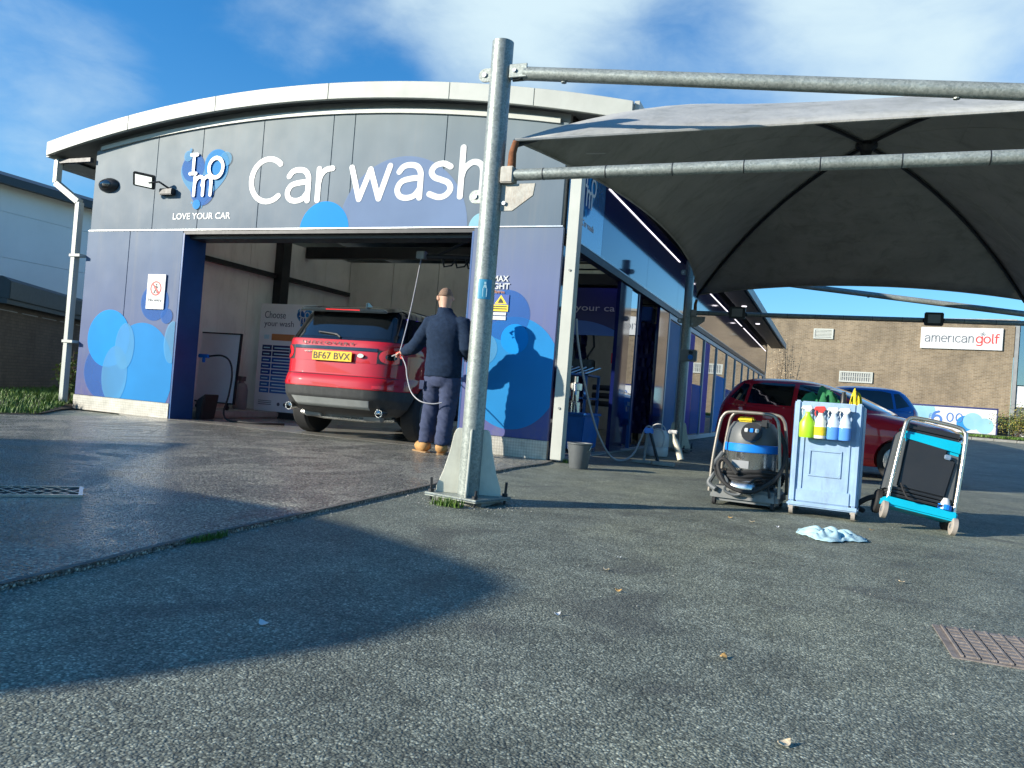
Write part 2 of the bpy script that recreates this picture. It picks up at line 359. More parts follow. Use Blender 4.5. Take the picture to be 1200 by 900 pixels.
def wet_concrete():
    m, nt, b = nmat('wet_apron'); v = coords(nt)
    vo = N(nt, 'ShaderNodeTexVoronoi'); vo.inputs['Scale'].default_value = 95; nt.links.new(v, vo.inputs['Vector'])
    sep = N(nt, 'ShaderNodeSeparateColor'); nt.links.new(vo.outputs['Color'], sep.inputs[0])
    stone = ramp(nt, sep.outputs[0], [(0.0, (0.095, 0.095, 0.087)), (0.6, (0.21, 0.21, 0.187)), (1.0, (0.62, 0.61, 0.54))])
    c = mixc(nt, 1.0, stone, ramp(nt, vo.outputs['Distance'], [(0.3, 1.0), (0.6, 0.4)]), 'MULTIPLY')
    w = noise(nt, coords(nt, (1.0, 0.7, 1)), 1.3, 8, 0.72, 1.1)
    wetf = ramp(nt, w, [(0.40, 0.0), (0.52, 1.0)])
    c = mixc(nt, 1.0, c, ramp(nt, w, [(0.35, (1.9, 1.85, 1.7)), (0.6, (0.9, 0.9, 0.86))]), 'MULTIPLY')
    nt.links.new(c, b.inputs['Base Color'])
    fine = noise(nt, v, 9, 5, 0.7)
    ro = mth(nt, 'ADD', mth(nt, 'MULTIPLY', mth(nt, 'SUBTRACT', 1.0, wetf), 0.30), mth(nt, 'MULTIPLY', sep.outputs[1], 0.30), None, True)
    nt.links.new(mth(nt, 'ADD', ro, 0.10), b.inputs['Roughness'])
    b.inputs['Specular IOR Level'].default_value = 0.85
    hs = mth(nt, 'MULTIPLY', mth(nt, 'SUBTRACT', 1.0, vo.outputs['Distance']), mth(nt, 'ADD', 0.62, mth(nt, 'MULTIPLY', mth(nt, 'SUBTRACT', 1.0, wetf), 0.5)))
    n1 = bump(nt, b, hs, 1.0, 0.018)
    bump(nt, b, noise(nt, v, 22, 4, 0.6), 0.10, 0.01, n1)
asphalt(); wet_concrete()
def brick_mat(name, c1, c2, mortar, sx=1.333, dark=1.0, axis='x'):
    m, nt, b = nmat(name)
    t = N(nt, 'ShaderNodeTexCoord'); sp = N(nt, 'ShaderNodeSeparateXYZ'); nt.links.new(t.outputs['Object'], sp.inputs[0])
    cb = N(nt, 'ShaderNodeCombineXYZ'); nt.links.new(sp.outputs[0], cb.inputs[0]); nt.links.new(sp.outputs[2], cb.inputs[1])
    br = N(nt, 'ShaderNodeTexBrick'); nt.links.new(cb.outputs[0], br.inputs['Vector']); br.inputs['Scale'].default_value = sx
    br.inputs['Brick Width'].default_value = 0.225; br.inputs['Row Height'].default_value = 0.075; br.inputs['Mortar Size'].default_value = 0.009
    br.inputs['Mortar Smooth'].default_value = 0.2; br.inputs['Bias'].default_value = 0.0
    br.inputs['Color1'].default_value = (*c1, 1); br.inputs['Color2'].default_value = (*c2, 1); br.inputs['Mortar'].default_value = (*mortar, 1)
    v = coords(nt)
    c = mixc(nt, 1.0, br.outputs['Color'], ramp(nt, noise(nt, coords(nt, (1, 1, .6)), 0.55, 7, 0.7), [(0.3, (0.58, 0.57, 0.56)), (0.7, (1.28, 1.25, 1.2))]), 'MULTIPLY')
    c = mixc(nt, 1.0, c, ramp(nt, noise(nt, coords(nt, (1, 1, 0.3)), 4, 5, 0.7), [(0.3, 0.82), (0.7, 1.12)]), 'MULTIPLY')
    nt.links.new(c, b.inputs['Base Color']); b.inputs['Roughness'].default_value = 0.85
    bump(nt, b, mth(nt, 'SUBTRACT', 1.0, br.outputs['Fac']), 0.5, 0.008)
brick_mat('buff_brick', (0.275, 0.215, 0.14), (0.19, 0.145, 0.092), (0.30, 0.27, 0.22))
brick_mat('dark_brick', (0.13, 0.115, 0.10), (0.10, 0.09, 0.08), (0.085, 0.08, 0.072))

def vinyl(name, stops, axis='Z', rough=0.55, metal=0.0):
    """printed facade film: a printed colour ramp over the panel's height in metres"""
    m, nt, b = nmat(name); t = N(nt, 'ShaderNodeTexCoord'); sp = N(nt, 'ShaderNodeSeparateXYZ'); nt.links.new(t.outputs['Object'], sp.inputs[0])
    mr = N(nt, 'ShaderNodeMapRange'); nt.links.new(sp.outputs['XYZ'.index(axis)], mr.inputs['Value'])
    mr.inputs['From Min'].default_value = stops[0][0]; mr.inputs['From Max'].default_value = stops[-1][0]
    L = stops[-1][0] - stops[0][0]
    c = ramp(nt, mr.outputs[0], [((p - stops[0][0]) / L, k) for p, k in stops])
    v = coords(nt)
    c = mixc(nt, 1.0, c, ramp(nt, noise(nt, coords(nt, (1, 1, 0.3)), 1.4, 4, 0.6), [(0.3, 0.9), (0.7, 1.08)]), 'MULTIPLY')
    dr = noise(nt, coords(nt, (6, 6, 0.35)), 1.2, 6, 0.7)
    c = mixc(nt, mth(nt, 'MULTIPLY', ramp(nt, dr, [(0.52, 0.0), (0.78, 1.0)]), 0.26), c, (0.21, 0.21, 0.20))
    sd = mth(nt, 'MULTIPLY', ramp(nt, noise(nt, coords(nt, (1, 1, .7)), 9, 7, .75), [(.42, 0.0), (.62, 1.0)]), ramp(nt, mth(nt, 'MULTIPLY', sp.outputs[2], 1.25), [(.2, 1.0), (.75, 0.0)])); c = mixc(nt, mth(nt, 'MULTIPLY', sd, .35), c, (0.20, 0.18, 0.15))
    nt.links.new(c, b.inputs['Base Color']); b.inputs['Metallic'].default_value = metal
    rr = N(nt, 'ShaderNodeMapRange'); nt.links.new(noise(nt, v, 3, 5), rr.inputs['Value']); rr.inputs['To Min'].default_value = rough - .06; rr.inputs['To Max'].default_value = rough + .1
    nt.links.new(rr.outputs[0], b.inputs['Roughness'])
    b.inputs['Specular IOR Level'].default_value = 0.3
    bump(nt, b, noise(nt, v, 2.0, 3), 0.08, 0.02)
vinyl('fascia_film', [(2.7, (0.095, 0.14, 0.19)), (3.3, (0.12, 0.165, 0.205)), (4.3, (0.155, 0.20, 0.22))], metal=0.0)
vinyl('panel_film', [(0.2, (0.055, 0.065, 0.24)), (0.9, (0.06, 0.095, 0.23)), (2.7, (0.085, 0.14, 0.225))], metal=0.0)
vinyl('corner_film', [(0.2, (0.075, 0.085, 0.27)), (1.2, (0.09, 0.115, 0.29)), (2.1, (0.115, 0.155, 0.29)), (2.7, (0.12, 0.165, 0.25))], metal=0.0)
def film_dot(name, col, alpha):
    m, nt, b = nmat(name); out = nt.nodes['Material Output']
    v = coords(nt); c = ramp(nt, noise(nt, v, 1.2, 3), [(0.3, tuple(x * .9 for x in col)), (0.7, tuple(min(1, x * 1.08) for x in col))])
    nt.links.new(c, b.inputs['Base Color']); b.inputs['Roughness'].default_value = 0.6; b.inputs['Specular IOR Level'].default_value = 0.15
    tr = N(nt, 'ShaderNodeBsdfTransparent'); mx = N(nt, 'ShaderNodeMixShader'); mx.inputs[0].default_value = alpha
    nt.links.new(tr.outputs[0], mx.inputs[1]); nt.links.new(b.outputs[0], mx.inputs[2]); nt.links.new(mx.outputs[0], out.inputs['Surface'])
film_dot('dot_cyan', (0.0, 0.26, 0.70), 0.93); film_dot('dot_sky', (0.015, 0.25, 0.60), 0.85); film_dot('dot_pale', (0.12, 0.40, 0.66), 0.5)
film_dot('dot_blue', (0.02, 0.14, 0.48), 0.6); film_dot('dot_violet', (0.06, 0.05, 0.32), 0.16); film_dot('dot_periwinkle', (0.19, 0.28, 0.46), 0.7)
film_dot('heart_blue', (0.10, 0.32, 0.56), 0.75); film_dot('dot_violet_film', (0.14, 0.09, 0.50), 0.6); film_dot('dot_aqua_pale', (0.28, 0.55, 0.66), 0.8)

pm('white_paint', (0.46, 0.48, 0.44), 0.45, var=0.1, vs=2.5, grime=0.25, dirt=(0.35, 0.36, 0.33))
pm('roof_white', (0.40, 0.42, 0.385), 0.5, var=0.14, vs=1.6, grime=0.35, dirt=(0.30, 0.30, 0.27), bs=0.05, bscale=3)
pm('letter_white', (0.60, 0.62, 0.62), 0.4, var=0.03)
pm('soffit', (0.20, 0.21, 0.215), 0.6); pm('dark_metal', (0.03, 0.032, 0.036), 0.45, 0.4); pm('black_rubber', (0.018, 0.018, 0.019), 0.75, bs=0.1)
pm('black_plastic', (0.022, 0.023, 0.025), 0.42); pm('grey_plastic', (0.10, 0.11, 0.115), 0.5); pm('mid_grey', (0.25, 0.26, 0.26), 0.5)
pm('roof_grey', (0.16, 0.175, 0.18), 0.5, 0.3); pm('interior_wall', (0.78, 0.77, 0.74), 0.55, var=0.12, vs=1.5, grime=0.3, dirt=(0.26, 0.24, 0.20))
pm('interior_ceiling', (0.62, 0.62, 0.50), 0.6, var=0.15, vs=3, grime=0.25); pm('wet_floor', (0.27, 0.26, 0.23), 0.2, var=0.3, vs=1.2, rv=0.15, bs=0.05)
pm('jamb_blue', (0.012, 0.075, 0.24), 0.35, var=0.2, vs=2); pm('navy_gloss', (0.008, 0.014, 0.085), 0.07, rv=0.02, coat=0.35, spec=0.45, var=0.1)
pm('sign_blue', (0.05, 0.17, 0.36), 0.08, rv=0.02, coat=0.8, var=0.1)
pm('aluminium', (0.55, 0.57, 0.58), 0.35, 0.8); pm('steel', (0.55, 0.55, 0.53), 0.25, 0.95, rv=0.12); pm('chrome', (0.75, 0.75, 0.75), 0.12, 1.0, rv=0.03)
pm('rust', (0.22, 0.085, 0.035), 0.85, 0.2, var=0.4, vs=30, bs=0.3); pm('tank_blue', (0.01, 0.13, 0.42), 0.4); pm('hose_grey', (0.36, 0.36, 0.38), 0.5)
pm('concrete', (0.33, 0.32, 0.29), 0.85, var=0.25, vs=5, bs=0.3, grime=0.3); pm('kerb_stone', (0.30, 0.30, 0.27), 0.9, var=0.3, vs=7, bs=0.4)
pm('soil', (0.09, 0.07, 0.05), 0.95, var=0.4, bs=0.5); pm('clad_grey', (0.46, 0.49, 0.47), 0.45, 0.15, var=0.08, vs=1, grime=0.15); pm('clad_pale', (0.74, 0.77, 0.74), 0.5, 0.0, var=0.06, vs=1, grime=0.12, dirt=(.45, .46, .44)); pm('board_white', (0.82, 0.83, 0.82), .45, var=.04); pm('slate', (0.022, 0.034, 0.042), 0.5, var=0.2)
def galv():
    m, nt, b = nmat('galvanised'); v = coords(nt)
    vo = N(nt, 'ShaderNodeTexVoronoi'); vo.inputs['Scale'].default_value = 95; nt.links.new(v, vo.inputs['Vector'])
    sep = N(nt, 'ShaderNodeSeparateColor'); nt.links.new(vo.outputs['Color'], sep.inputs[0])
    c = ramp(nt, sep.outputs[0], [(0, (0.22, 0.25, 0.235)), (1, (0.36, 0.395, 0.37))])
    c = mixc(nt, 1.0, c, ramp(nt, noise(nt, coords(nt, (1, 1, .4)), 5, 6, .7), [(0.3, 0.75), (0.7, 1.12)]), 'MULTIPLY')
    c = mixc(nt, mth(nt, 'MULTIPLY', ramp(nt, noise(nt, v, 38, 4, .6), [(.6, 0.0), (.72, 1.0)]), .35), c, (0.48, 0.51, 0.48))
    nt.links.new(c, b.inputs['Base Color']); b.inputs['Metallic'].default_value = 0.35
    nt.links.new(ramp(nt, sep.outputs[1], [(0, 0.38), (1, 0.58)]), b.inputs['Roughness']); bump(nt, b, noise(nt, v, 60, 3), 0.12, 0.004)
galv()
def fabric():
    m, nt, b = nmat('canopy_fabric'); v = coords(nt); out = nt.nodes['Material Output']
    c = ramp(nt, noise(nt, v, 1.3, 6, .65), [(.3, (0.33, 0.335, 0.32)), (.7, (0.47, 0.475, 0.455))])
    c = mixc(nt, mth(nt, 'MULTIPLY', ramp(nt, noise(nt, coords(nt, (1, 1, .3)), 3.5, 6, .75, .6), [(.48, 0.0), (.72, 1.0)]), .55), c, (0.15, 0.155, 0.125))
    nt.links.new(c, b.inputs['Base Color']); b.inputs['Roughness'].default_value = 0.6
    tl = N(nt, 'ShaderNodeBsdfTranslucent'); tl.inputs['Color'].default_value = (0.25, 0.27, 0.24, 1)
    mx = N(nt, 'ShaderNodeMixShader'); mx.inputs[0].default_value = 0.05
    nt.links.new(b.outputs[0], mx.inputs[1]); nt.links.new(tl.outputs[0], mx.inputs[2]); nt.links.new(mx.outputs[0], out.inputs['Surface'])
    bump(nt, b, noise(nt, coords(nt, (1.6, .7, 1)), 3.0, 4), 0.45, 0.03)
fabric()
def chequer():
    m, nt, b = nmat('chequer_plate'); v = coords(nt, (1, 1, 1))
    mp = N(nt, 'ShaderNodeMapping'); mp.inputs['Rotation'].default_value = (0, math.radians(45), 0); nt.links.new(v, mp.inputs[0])
    ch = N(nt, 'ShaderNodeTexChecker'); ch.inputs['Scale'].default_value = 42; nt.links.new(mp.outputs[0], ch.inputs['Vector'])
    c = ramp(nt, noise(nt, v, 6, 5, .7), [(.3, (0.36, 0.35, 0.31)), (.7, (0.56, 0.55, 0.50))]); c = mixc(nt, 1.0, c, ramp(nt, ch.outputs['Fac'], [(0, .8), (1, 1.0)]), 'MULTIPLY')
    nt.links.new(c, b.inputs['Base Color']); b.inputs['Metallic'].default_value = .45; b.inputs['Roughness'].default_value = .45
    bump(nt, b, ch.outputs['Fac'], .5, .003)
chequer()
def glassy(name, tintc, refl=0.5):
    """tinted architectural glass that mirrors the yard"""
    m, nt, b = nmat(name); out = nt.nodes['Material Output']
    gl = N(nt, 'ShaderNodeBsdfGlossy'); gl.inputs['Roughness'].default_value = 0.01; gl.inputs['Color'].default_value = (.9, .92, .95, 1)
    tr = N(nt, 'ShaderNodeBsdfTransparent'); tr.inputs['Color'].default_value = (*tintc, 1)
    fr = N(nt, 'ShaderNodeFresnel'); fr.inputs['IOR'].default_value = 1.5
    fac = mth(nt, 'ADD', mth(nt, 'MULTIPLY', fr.outputs[0], 1.0), refl, None, True)
    mx = N(nt, 'ShaderNodeMixShader'); nt.links.new(fac, mx.inputs[0]); nt.links.new(tr.outputs[0], mx.inputs[1]); nt.links.new(gl.outputs[0], mx.inputs[2])
    nt.links.new(mx.outputs[0], out.inputs['Surface'])
    v = coords(nt); bp = N(nt, 'ShaderNodeBump'); bp.inputs['Strength'].default_value = .03; bp.inputs['Distance'].default_value = .02; nt.links.new(noise(nt, v, .8, 2), bp.inputs['Height']); nt.links.new(bp.outputs[0], gl.inputs['Normal'])
glassy('shop_glass', (0.45, 0.50, 0.52), 0.34)
emis('led_white', (1.0, 0.93, 1.0), 1.1); emis('led_blue', (0.09, 0.04, 1.0), 14.0); emis('flood_glass', (0.9, 0.95, 0.85), 0.55)
def car_paint(name, col):
    m, nt, b = nmat(name); v = coords(nt)
    nt.links.new(ramp(nt, noise(nt, v, 3, 3), [(.3, tuple(c * .93 for c in col)), (.7, tuple(c * 1.05 for c in col))]), b.inputs['Base Color'])
    b.inputs['Roughness'].default_value = .5; b.inputs['Metallic'].default_value = .0; b.inputs['Specular IOR Level'].default_value = .2; b.inputs['Coat Weight'].default_value = 1.0; b.inputs['Coat Roughness'].default_value = .03
car_paint('suv_red', (0.46, 0.004, 0.012)); car_paint('car_red', (0.75, 0.014, 0.035)); car_paint('car_blue', (0.01, 0.13, 0.42))
pm('car_glass', (0.008, 0.010, 0.011), 0.04, rv=0.01, spec=0.8, coat=1.0); pm('tail_red', (0.80, 0.015, 0.015), 0.12, rv=.02, coat=1.0); pm('tail_clear', (0.45, 0.45, 0.45), 0.1, rv=.02, coat=1.0)
pm('plate_yellow', (0.80, 0.50, 0.02), 0.35, var=.04); pm('print_black', (0.012, 0.012, 0.014), 0.5, var=0.05); pm('skid_silver', (0.42, 0.44, 0.43), .45, .15)
pm('sign_white', (0.60, 0.61, 0.61), 0.4, var=.04); pm('print_grey', (0.10, 0.115, 0.14), .5, var=.03); pm('print_red', (0.75, 0.045, 0.04), .5, var=.03); pm('print_blue', (0.02, 0.075, 0.34), .5, var=.03); pm('print_orange', (0.55, 0.22, 0.07), .5, var=.03)
pm('print_midblue', (0.05, 0.16, 0.46), .5, var=.03); pm('print_yellow', (0.85, 0.62, 0.02), .5, var=.03); pm('print_navy', (0.012, 0.022, 0.12), .5, var=.03); pm('print_pale', (0.55, 0.80, 0.86), .4, var=.05)
pm('bright_blue', (0.01, 0.22, 0.75), .35); pm('turquoise', (0.0, 0.42, 0.60), .4, var=.08); pm('cart_blue', (0.30, 0.44, 0.62), .5, var=.16, vs=7, grime=.5, dirt=(.17, .21, .26), bs=.05)
pm('cloth_pale', (0.40, 0.60, 0.66), .9, var=.12, vs=14, bs=.4, bscale=300); pm('cloth_green', (0.02, 0.16, 0.06), .9, bs=.4); pm('cloth_yellow', (0.72, 0.55, 0.03), .9, bs=.4)
def grass_mat():
    m, nt, b = nmat('grass'); oi = N(nt, 'ShaderNodeTexCoord'); f = noise(nt, oi.outputs['Object'], 5, 4)
    nt.links.new(ramp(nt, f, [(.3, (0.035, 0.10, 0.012)), (.7, (0.13, 0.22, 0.03))]), b.inputs['Base Color']); b.inputs['Roughness'].default_value = .6
    b.inputs['Subsurface Weight'].default_value = 0.0
grass_mat()
pm('leaf_green', (0.09, 0.14, 0.03), .55, var=.4, vs=3); pm('leaf_yellow', (0.28, 0.24, 0.05), .6, var=.4, vs=6); pm('twig', (0.10, 0.07, 0.045), .9); pm('dry_leaf', (0.50, 0.30, 0.10), .7, var=.4, vs=30); pm('pale_bark', (0.62, 0.5, 0.33), .8, var=.2, vs=30)

def translucent_sheet():
    m, nt, b = nmat('added_roof_light'); out = nt.nodes['Material Output']; tl = N(nt, 'ShaderNodeBsdfTranslucent'); tl.inputs['Color'].default_value = (.72, .72, .62, 1)
    mx = N(nt, 'ShaderNodeMixShader'); mx.inputs[0].default_value = .75; b.inputs['Base Color'].default_value = (.6, .6, .52, 1); b.inputs['Roughness'].default_value = .4
    nt.links.new(b.outputs[0], mx.inputs[1]); nt.links.new(tl.outputs[0], mx.inputs[2]); nt.links.new(mx.outputs[0], out.inputs['Surface'])
translucent_sheet()
# ---------------------------------------------------------------- ground
def axis(lo, hi, dense_lo, dense_hi, step):
    a = list(np.arange(dense_lo, dense_hi + 1e-6, step)); k = dense_hi
    while k < hi: k = k + max(step, (k - dense_hi) * .6 + step); a.append(min(k, hi))
    k = dense_lo
    while k > lo: k = k - max(step, (dense_lo - k) * .6 + step); a.insert(0, max(k, lo))
    return a
gx = axis(-400, 400, -4, 14, 0.5); gy = axis(-300, 600, 6, 40, 0.5)
ground = MB().grid([[(x, y, ground_z(x, y)) for x in gx] for y in gy]).build('ground', 'asphalt', smooth=True, recalc=False)
tag(ground, kind='structure')
JOINT = [(-2.05, -8), (-2.22, 0), (-2.35, 1.70), (-2.40, 2.11), (-2.49, 2.71), (-2.53, 3.28), (-2.60, 4.07), (-2.70, 5.12), (-2.82, 6.43), (-2.86, 7.3), (-2.84, 8.1), (-2.90, 8.52)]
apron_poly = JOINT + [(-9.2, 8.52), (-9.2, 6.95), (-9.55, 6.3), (-11.5, 4.0), (-14, 1), (-16, -8)]
mb = MB(); n = len(apron_poly)
def fan_strip():
    # build the wet apron as strips between its joint with the tarmac and its far edge
    rows = []
    for (x, y) in JOINT:
        t = y
        far = -9.2 if y > 6.9 else (-9.2 - (6.95 - y) * 0.75)
        rows.append([(x + (far - x) * k / 12, y, 0.016 + 0.0 * k) for k in range(13)])
    return rows
rows = fan_strip()
mb.grid(rows)
mb.grid([[(x, y, 0.016), (x, y, -0.02)] for x, y in JOINT])
apron = mb.build('wash_apron', 'wet_apron', recalc=False, smooth=True); tag(apron, kind='structure')
mb = MB()
for (a, b_) in zip(JOINT[:-1], JOINT[1:]):
    mb.add([(a[0] - .03, a[1], .021), (a[0] - .002, a[1], .021), (b_[0] - .002, b_[1], .021), (b_[0] - .03, b_[1], .021)], [(0, 1, 2, 3)])
pm('edge_dark', (.14, .13, .115), .8, var=.35, vs=9, bs=.3)
tag(mb.build('edge_strip', 'edge_dark', recalc=False), kind='structure')
# wash bay floor inside the building
tag(MB().box((-9.6, 8.523, -.02), (-3.05, 20, .018)).build('bay_floor', 'wet_floor'), kind='structure')

# grass bank on the left with a low kerb
def grass_blades(name, area, count, h, label=None, seed=1, zf=None, width=.006, parent=None, mat='grass'):
    rnd = random.Random(seed); v = []; f = []
    for i in range(count):
        x, y = area(rnd); z = zf(x, y) if zf else 0
        a = rnd.random() * 6.283; hh = h * (.45 + .8 * rnd.random()); lean = hh * (.2 + .5 * rnd.random()); w = width * (.7 + .6 * rnd.random())
        dx, dy = math.cos(a), math.sin(a); b0 = len(v)
        v += [(x - dy * w, y + dx * w, z), (x + dy * w, y - dx * w, z), (x + dx * lean * .4 + dy * w * .7, y + dy * lean * .4 - dx * w * .7, z + hh * .6), (x + dx * lean * .4 - dy * w * .7, y + dy * lean * .4 + dx * w * .7, z + hh * .6), (x + dx * lean, y + dy * lean, z + hh)]
        f += [(b0, b0 + 1, b0 + 2, b0 + 3), (b0 + 3, b0 + 2, b0 + 4)]
    me = bpy.data.meshes.new(name); me.from_pydata(v, [], f); return link(name, me, mat, parent)
vg = [(-10.62, 8.3), (-9.25, 6.95), (-9.55, 6.3), (-11.6, 4.2), (-16, 3), (-20, 8), (-17, 15), (-11, 15), (-10.75, 8.6)]
bank_z = lambda x, y: .03 + .10 * smooth01((-(x) - 9.3 + (y - 7) * .1) / 3)
mb = MB(); rs = []
for i in range(24):
    y = 3.2 + i * .5; xr = -9.3 - max(0, 6.6 - y) * 0.85 - max(0, min(1, (y - 7.0) / 1.5)) * 1.32
    rs.append([(xr - k * .55, y, bank_z(xr - k * .55, y) if k else .02) for k in range(16)])
tag(mb.grid(rs).build('verge', 'soil', smooth=True, recalc=False), kind='structure')
def area_left(r):
    y = 3.3 + r.random() * 10; xr = -9.3 - max(0, 6.6 - y) * 0.85 - max(0, min(1, (y - 7.0) / 1.5)) * 1.32
    return xr - r.random() ** 1.3 * 6, y
g1 = grass_blades('grass', area_left, 26000, .075, seed=3, zf=bank_z, width=.007); tag(g1, 'mown green grass on the bank by the brick wall', 'grass', kind='stuff')

# ---------------------------------------------------------------- grey clad building and brick wall on the left
lb = thing('warehouse', 'pale grey metal clad warehouse with dark pitched roof behind the brick wall', 'building', (-18, 14, 0))
X = -18.0
for i, (z0, z1) in enumerate(((0, .75), (.757, 2.0), (2.007, 3.0), (3.007, 4.05), (4.057, 4.66))):
    for j in range(6):
        MB().box((X - .06, 4 + j * 6 + .006, z0), (X + .004 * (i % 2), 10 + j * 6, z1)).build('cladding_panel', 'clad_pale', lb)
MB().box((X - 20, 4.0, 0), (X - .07, 39.9, 4.6)).build('wall', 'clad_grey', lb)
r = MB().prism([(.35, 0), (.42, 0.12), (-9, 2.4), (-18.5, .12), (-18.5, 0)], (X, 3.7, 4.66), (1, 0, 0), (0, 0, 1), (0, 36.5, 0)).build('roof', 'slate', lb)
MB().box((X + .34, 3.7, 4.60), (X + .46, 40.2, 4.76)).build('gutter', 'slate', lb)

bw = thing('boundary_wall', 'dark brick boundary wall with deep black metal capping', 'wall', (-14.5, 11, 0), math.atan2(2.8, -1.8))
L0, L1 = -2.6, 9.0
MB().box((L0, -.11, 0), (L1, .11, 1.60)).build('brickwork', 'dark_brick', bw, world=False)
MB().box((L0, -.30, 1.602), (1.2, .20, 1.68)).build('capping_edge', 'slate', bw, world=False)
MB().prism([(-.34, 1.683), (.24, 1.683), (.24, 2.02), (-.20, 2.06), (-.34, 1.98)], (L0, 0, 0), (0, 1, 0), (0, 0, 1), (3.8, 0, 0)).build('capping', 'slate', bw, world=False, bev=.01)
MB().prism([(-.30, 1.605), (.20, 1.605), (.20, 1.92), (-.30, 1.90)], (1.23, 0, 0), (0, 1, 0), (0, 0, 1), (7.7, 0, 0)).build('capping', 'slate', bw, world=False, bev=.01)
for k in range(5):
    MB().box((-6.2 + (k + 4.2) * .9, -.125, 1.50), (-5.5 + (k + 4.2) * .9, -.1105, 1.515)).build('vent_strip', 'mid_grey', bw, world=False)

# ---------------------------------------------------------------- car wash building
FY = 8.542
B = thing('car_wash_building', 'grey and blue car wash hall with curved white roof and open wash bay', 'building', (-6.77, 8.54, 0))
ztop = lambda x: 4.235 - .023 * (x + 6.8) ** 2
zroof = lambda x: 4.535 - .0248 * (x + 6.79) ** 2
# upper fascia, panel by panel
js = [-10.52, -9.29, -8.45, -7.40, -6.27, -5.94, -4.60, -3.02]
for a, b_ in zip(js[:-1], js[1:]):
    a2, b2 = a + .004, b_ - .004
    top = [(b2 - (b2 - a2) * k / 6, ztop(b2 - (b2 - a2) * k / 6)) for k in range(7)]
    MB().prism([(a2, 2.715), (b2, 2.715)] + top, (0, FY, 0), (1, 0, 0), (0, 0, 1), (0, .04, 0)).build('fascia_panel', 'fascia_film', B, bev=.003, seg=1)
top = [(-3.02 - 7.5 * k / 24, zroof(-3.02 - 7.5 * k / 24) - .16) for k in range(25)]
MB().prism([(-10.52, 2.70), (-3.02, 2.70)] + top, (0, FY + .043, 0), (1, 0, 0), (0, 0, 1), (0, .15, 0)).build('backing_wall', 'mid_grey', B)
# white trim under the roof curve
tp = []
for k in range(25):
    x = -10.40 + 7.28 * k / 24; tp.append((x, ztop(x)))
poly = [(x, z - .025) for x, z in tp] + [(x, z + .035) for x, z in reversed(tp)]
MB().prism(poly, (0, FY - .03, 0), (1, 0, 0), (0, 0, 1), (0, .028, 0)).build('trim_strip', 'white_paint', B)
MB().box((-10.54, FY - .012, 2.700), (-3.0, FY + .02, 2.714)).build('drip_rail', 'aluminium', B)
# lower panels
for a, b_, m in ((-10.56, -9.705, 'panel_film'), (-9.697, -8.685, 'panel_film'), (-4.12, -2.99, 'corner_film')):
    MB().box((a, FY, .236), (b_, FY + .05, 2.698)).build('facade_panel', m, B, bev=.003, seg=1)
MB().box((-10.57, FY + .052, 0.0), (-8.69, FY + .24, 2.698)).build('pier', 'dark_metal', B)
MB().box((-4.11, FY + .052, 0.0), (-3.0, FY + .24, 2.698)).build('pier', 'dark_metal', B)
MB().box((-10.57, FY - .012, .015), (-8.683, FY + .05, .233)).build('skirting_panel', 'chequer_plate', B, bev=.004, seg=1)
MB().box((-4.12, FY - .012, .015), (-2.985, FY + .05, .233)).build('skirting_panel', 'chequer_plate', B, bev=.004, seg=1)
MB().box((-4.13, FY - .06, 0), (-2.96, FY + .03, .014)).build('plinth', 'concrete', B)
MB().box((-8.683, FY + .001, .02), (-8.655, FY + .42, 2.66)).build('jamb_liner', 'jamb_blue', B)
MB().box((-4.145, FY + .001, .02), (-4.121, FY + .42, 2.66)).build('jamb_liner', 'jamb_blue', B)
MB().box((-8.68, FY + .004, 2.645), (-4.12, FY + .10, 2.697)).build('lintel', 'dark_metal', B)
MB().box((-8.68, FY + .103, 2.60), (-4.12, FY + .40, 2.697)).build('shutter_box', 'dark_metal', B)
# roof
xs = [-11.35 + 9.12 * k / 48 for k in range(49)]
def arch(y0, y1, off0, off1, name, mat, a=-99, b_=99):
    xx = [x for x in xs if a <= x <= b_]
    poly = [(x, zroof(x) - off1) for x in xx] + [(x, zroof(x) - off0) for x in reversed(xx)]
    return MB().prism(poly, (0, y0, 0), (1, 0, 0), (0, 0, 1), (0, y1 - y0, 0)).build(name, mat, B)
for y0, y1, a, b_ in ((8.40, 9.0, -99, 99), (9.0, 14.0, -99, -9.4), (9.0, 14.0, -3.5, 99), (14.0, 19.0, -99, -6.5), (14.0, 19.0, -3.5, 99), (19.0, 38.7, -99, 99)):
    arch(y0, y1, 0.004, .12, 'roof', 'roof_grey', a, b_); arch(y0, y1, .123, .155, 'soffit', 'soffit', a, b_)
for k in range(4): arch(9.0 + k * 1.25, 10.24 + k * 1.25, .05, .056, 'added_roof_light', 'added_roof_light', -9.6, -3.3)  # assumed skylight panes, added so daylight brightens the wash bay
for k in range(4): arch(14.0 + k * 1.25, 15.24 + k * 1.25, .05, .056, 'added_roof_light', 'added_roof_light', -6.6, -3.3)  # more added panes, to brighten the tunnel behind the side openings
cuts = [-11.35, -9.7, -8.1, -6.25, -4.5, -3.4, -2.23]
for a, b_ in zip(cuts[:-1], cuts[1:]):
    q = [a + .003 + (b_ - a - .006) * k / 10 for k in range(11)]
    poly = [(x, zroof(x) - .195) for x in q] + [(x, zroof(x) + .012) for x in reversed(q)]
    MB().prism(poly, (0, 8.34, 0), (1, 0, 0), (0, 0, 1), (0, .055, 0)).build('roof_fascia', 'roof_white', B, bev=.004, seg=1)
MB().prism([(0, -.20), (.055, -.20), (.055, .03), (0, .03)], (-2.228, 8.397, zroof(-2.23)), (1, 0, 0), (0, 0, 1), (0, 30.3, 0)).build('roof_edge', 'roof_white', B)
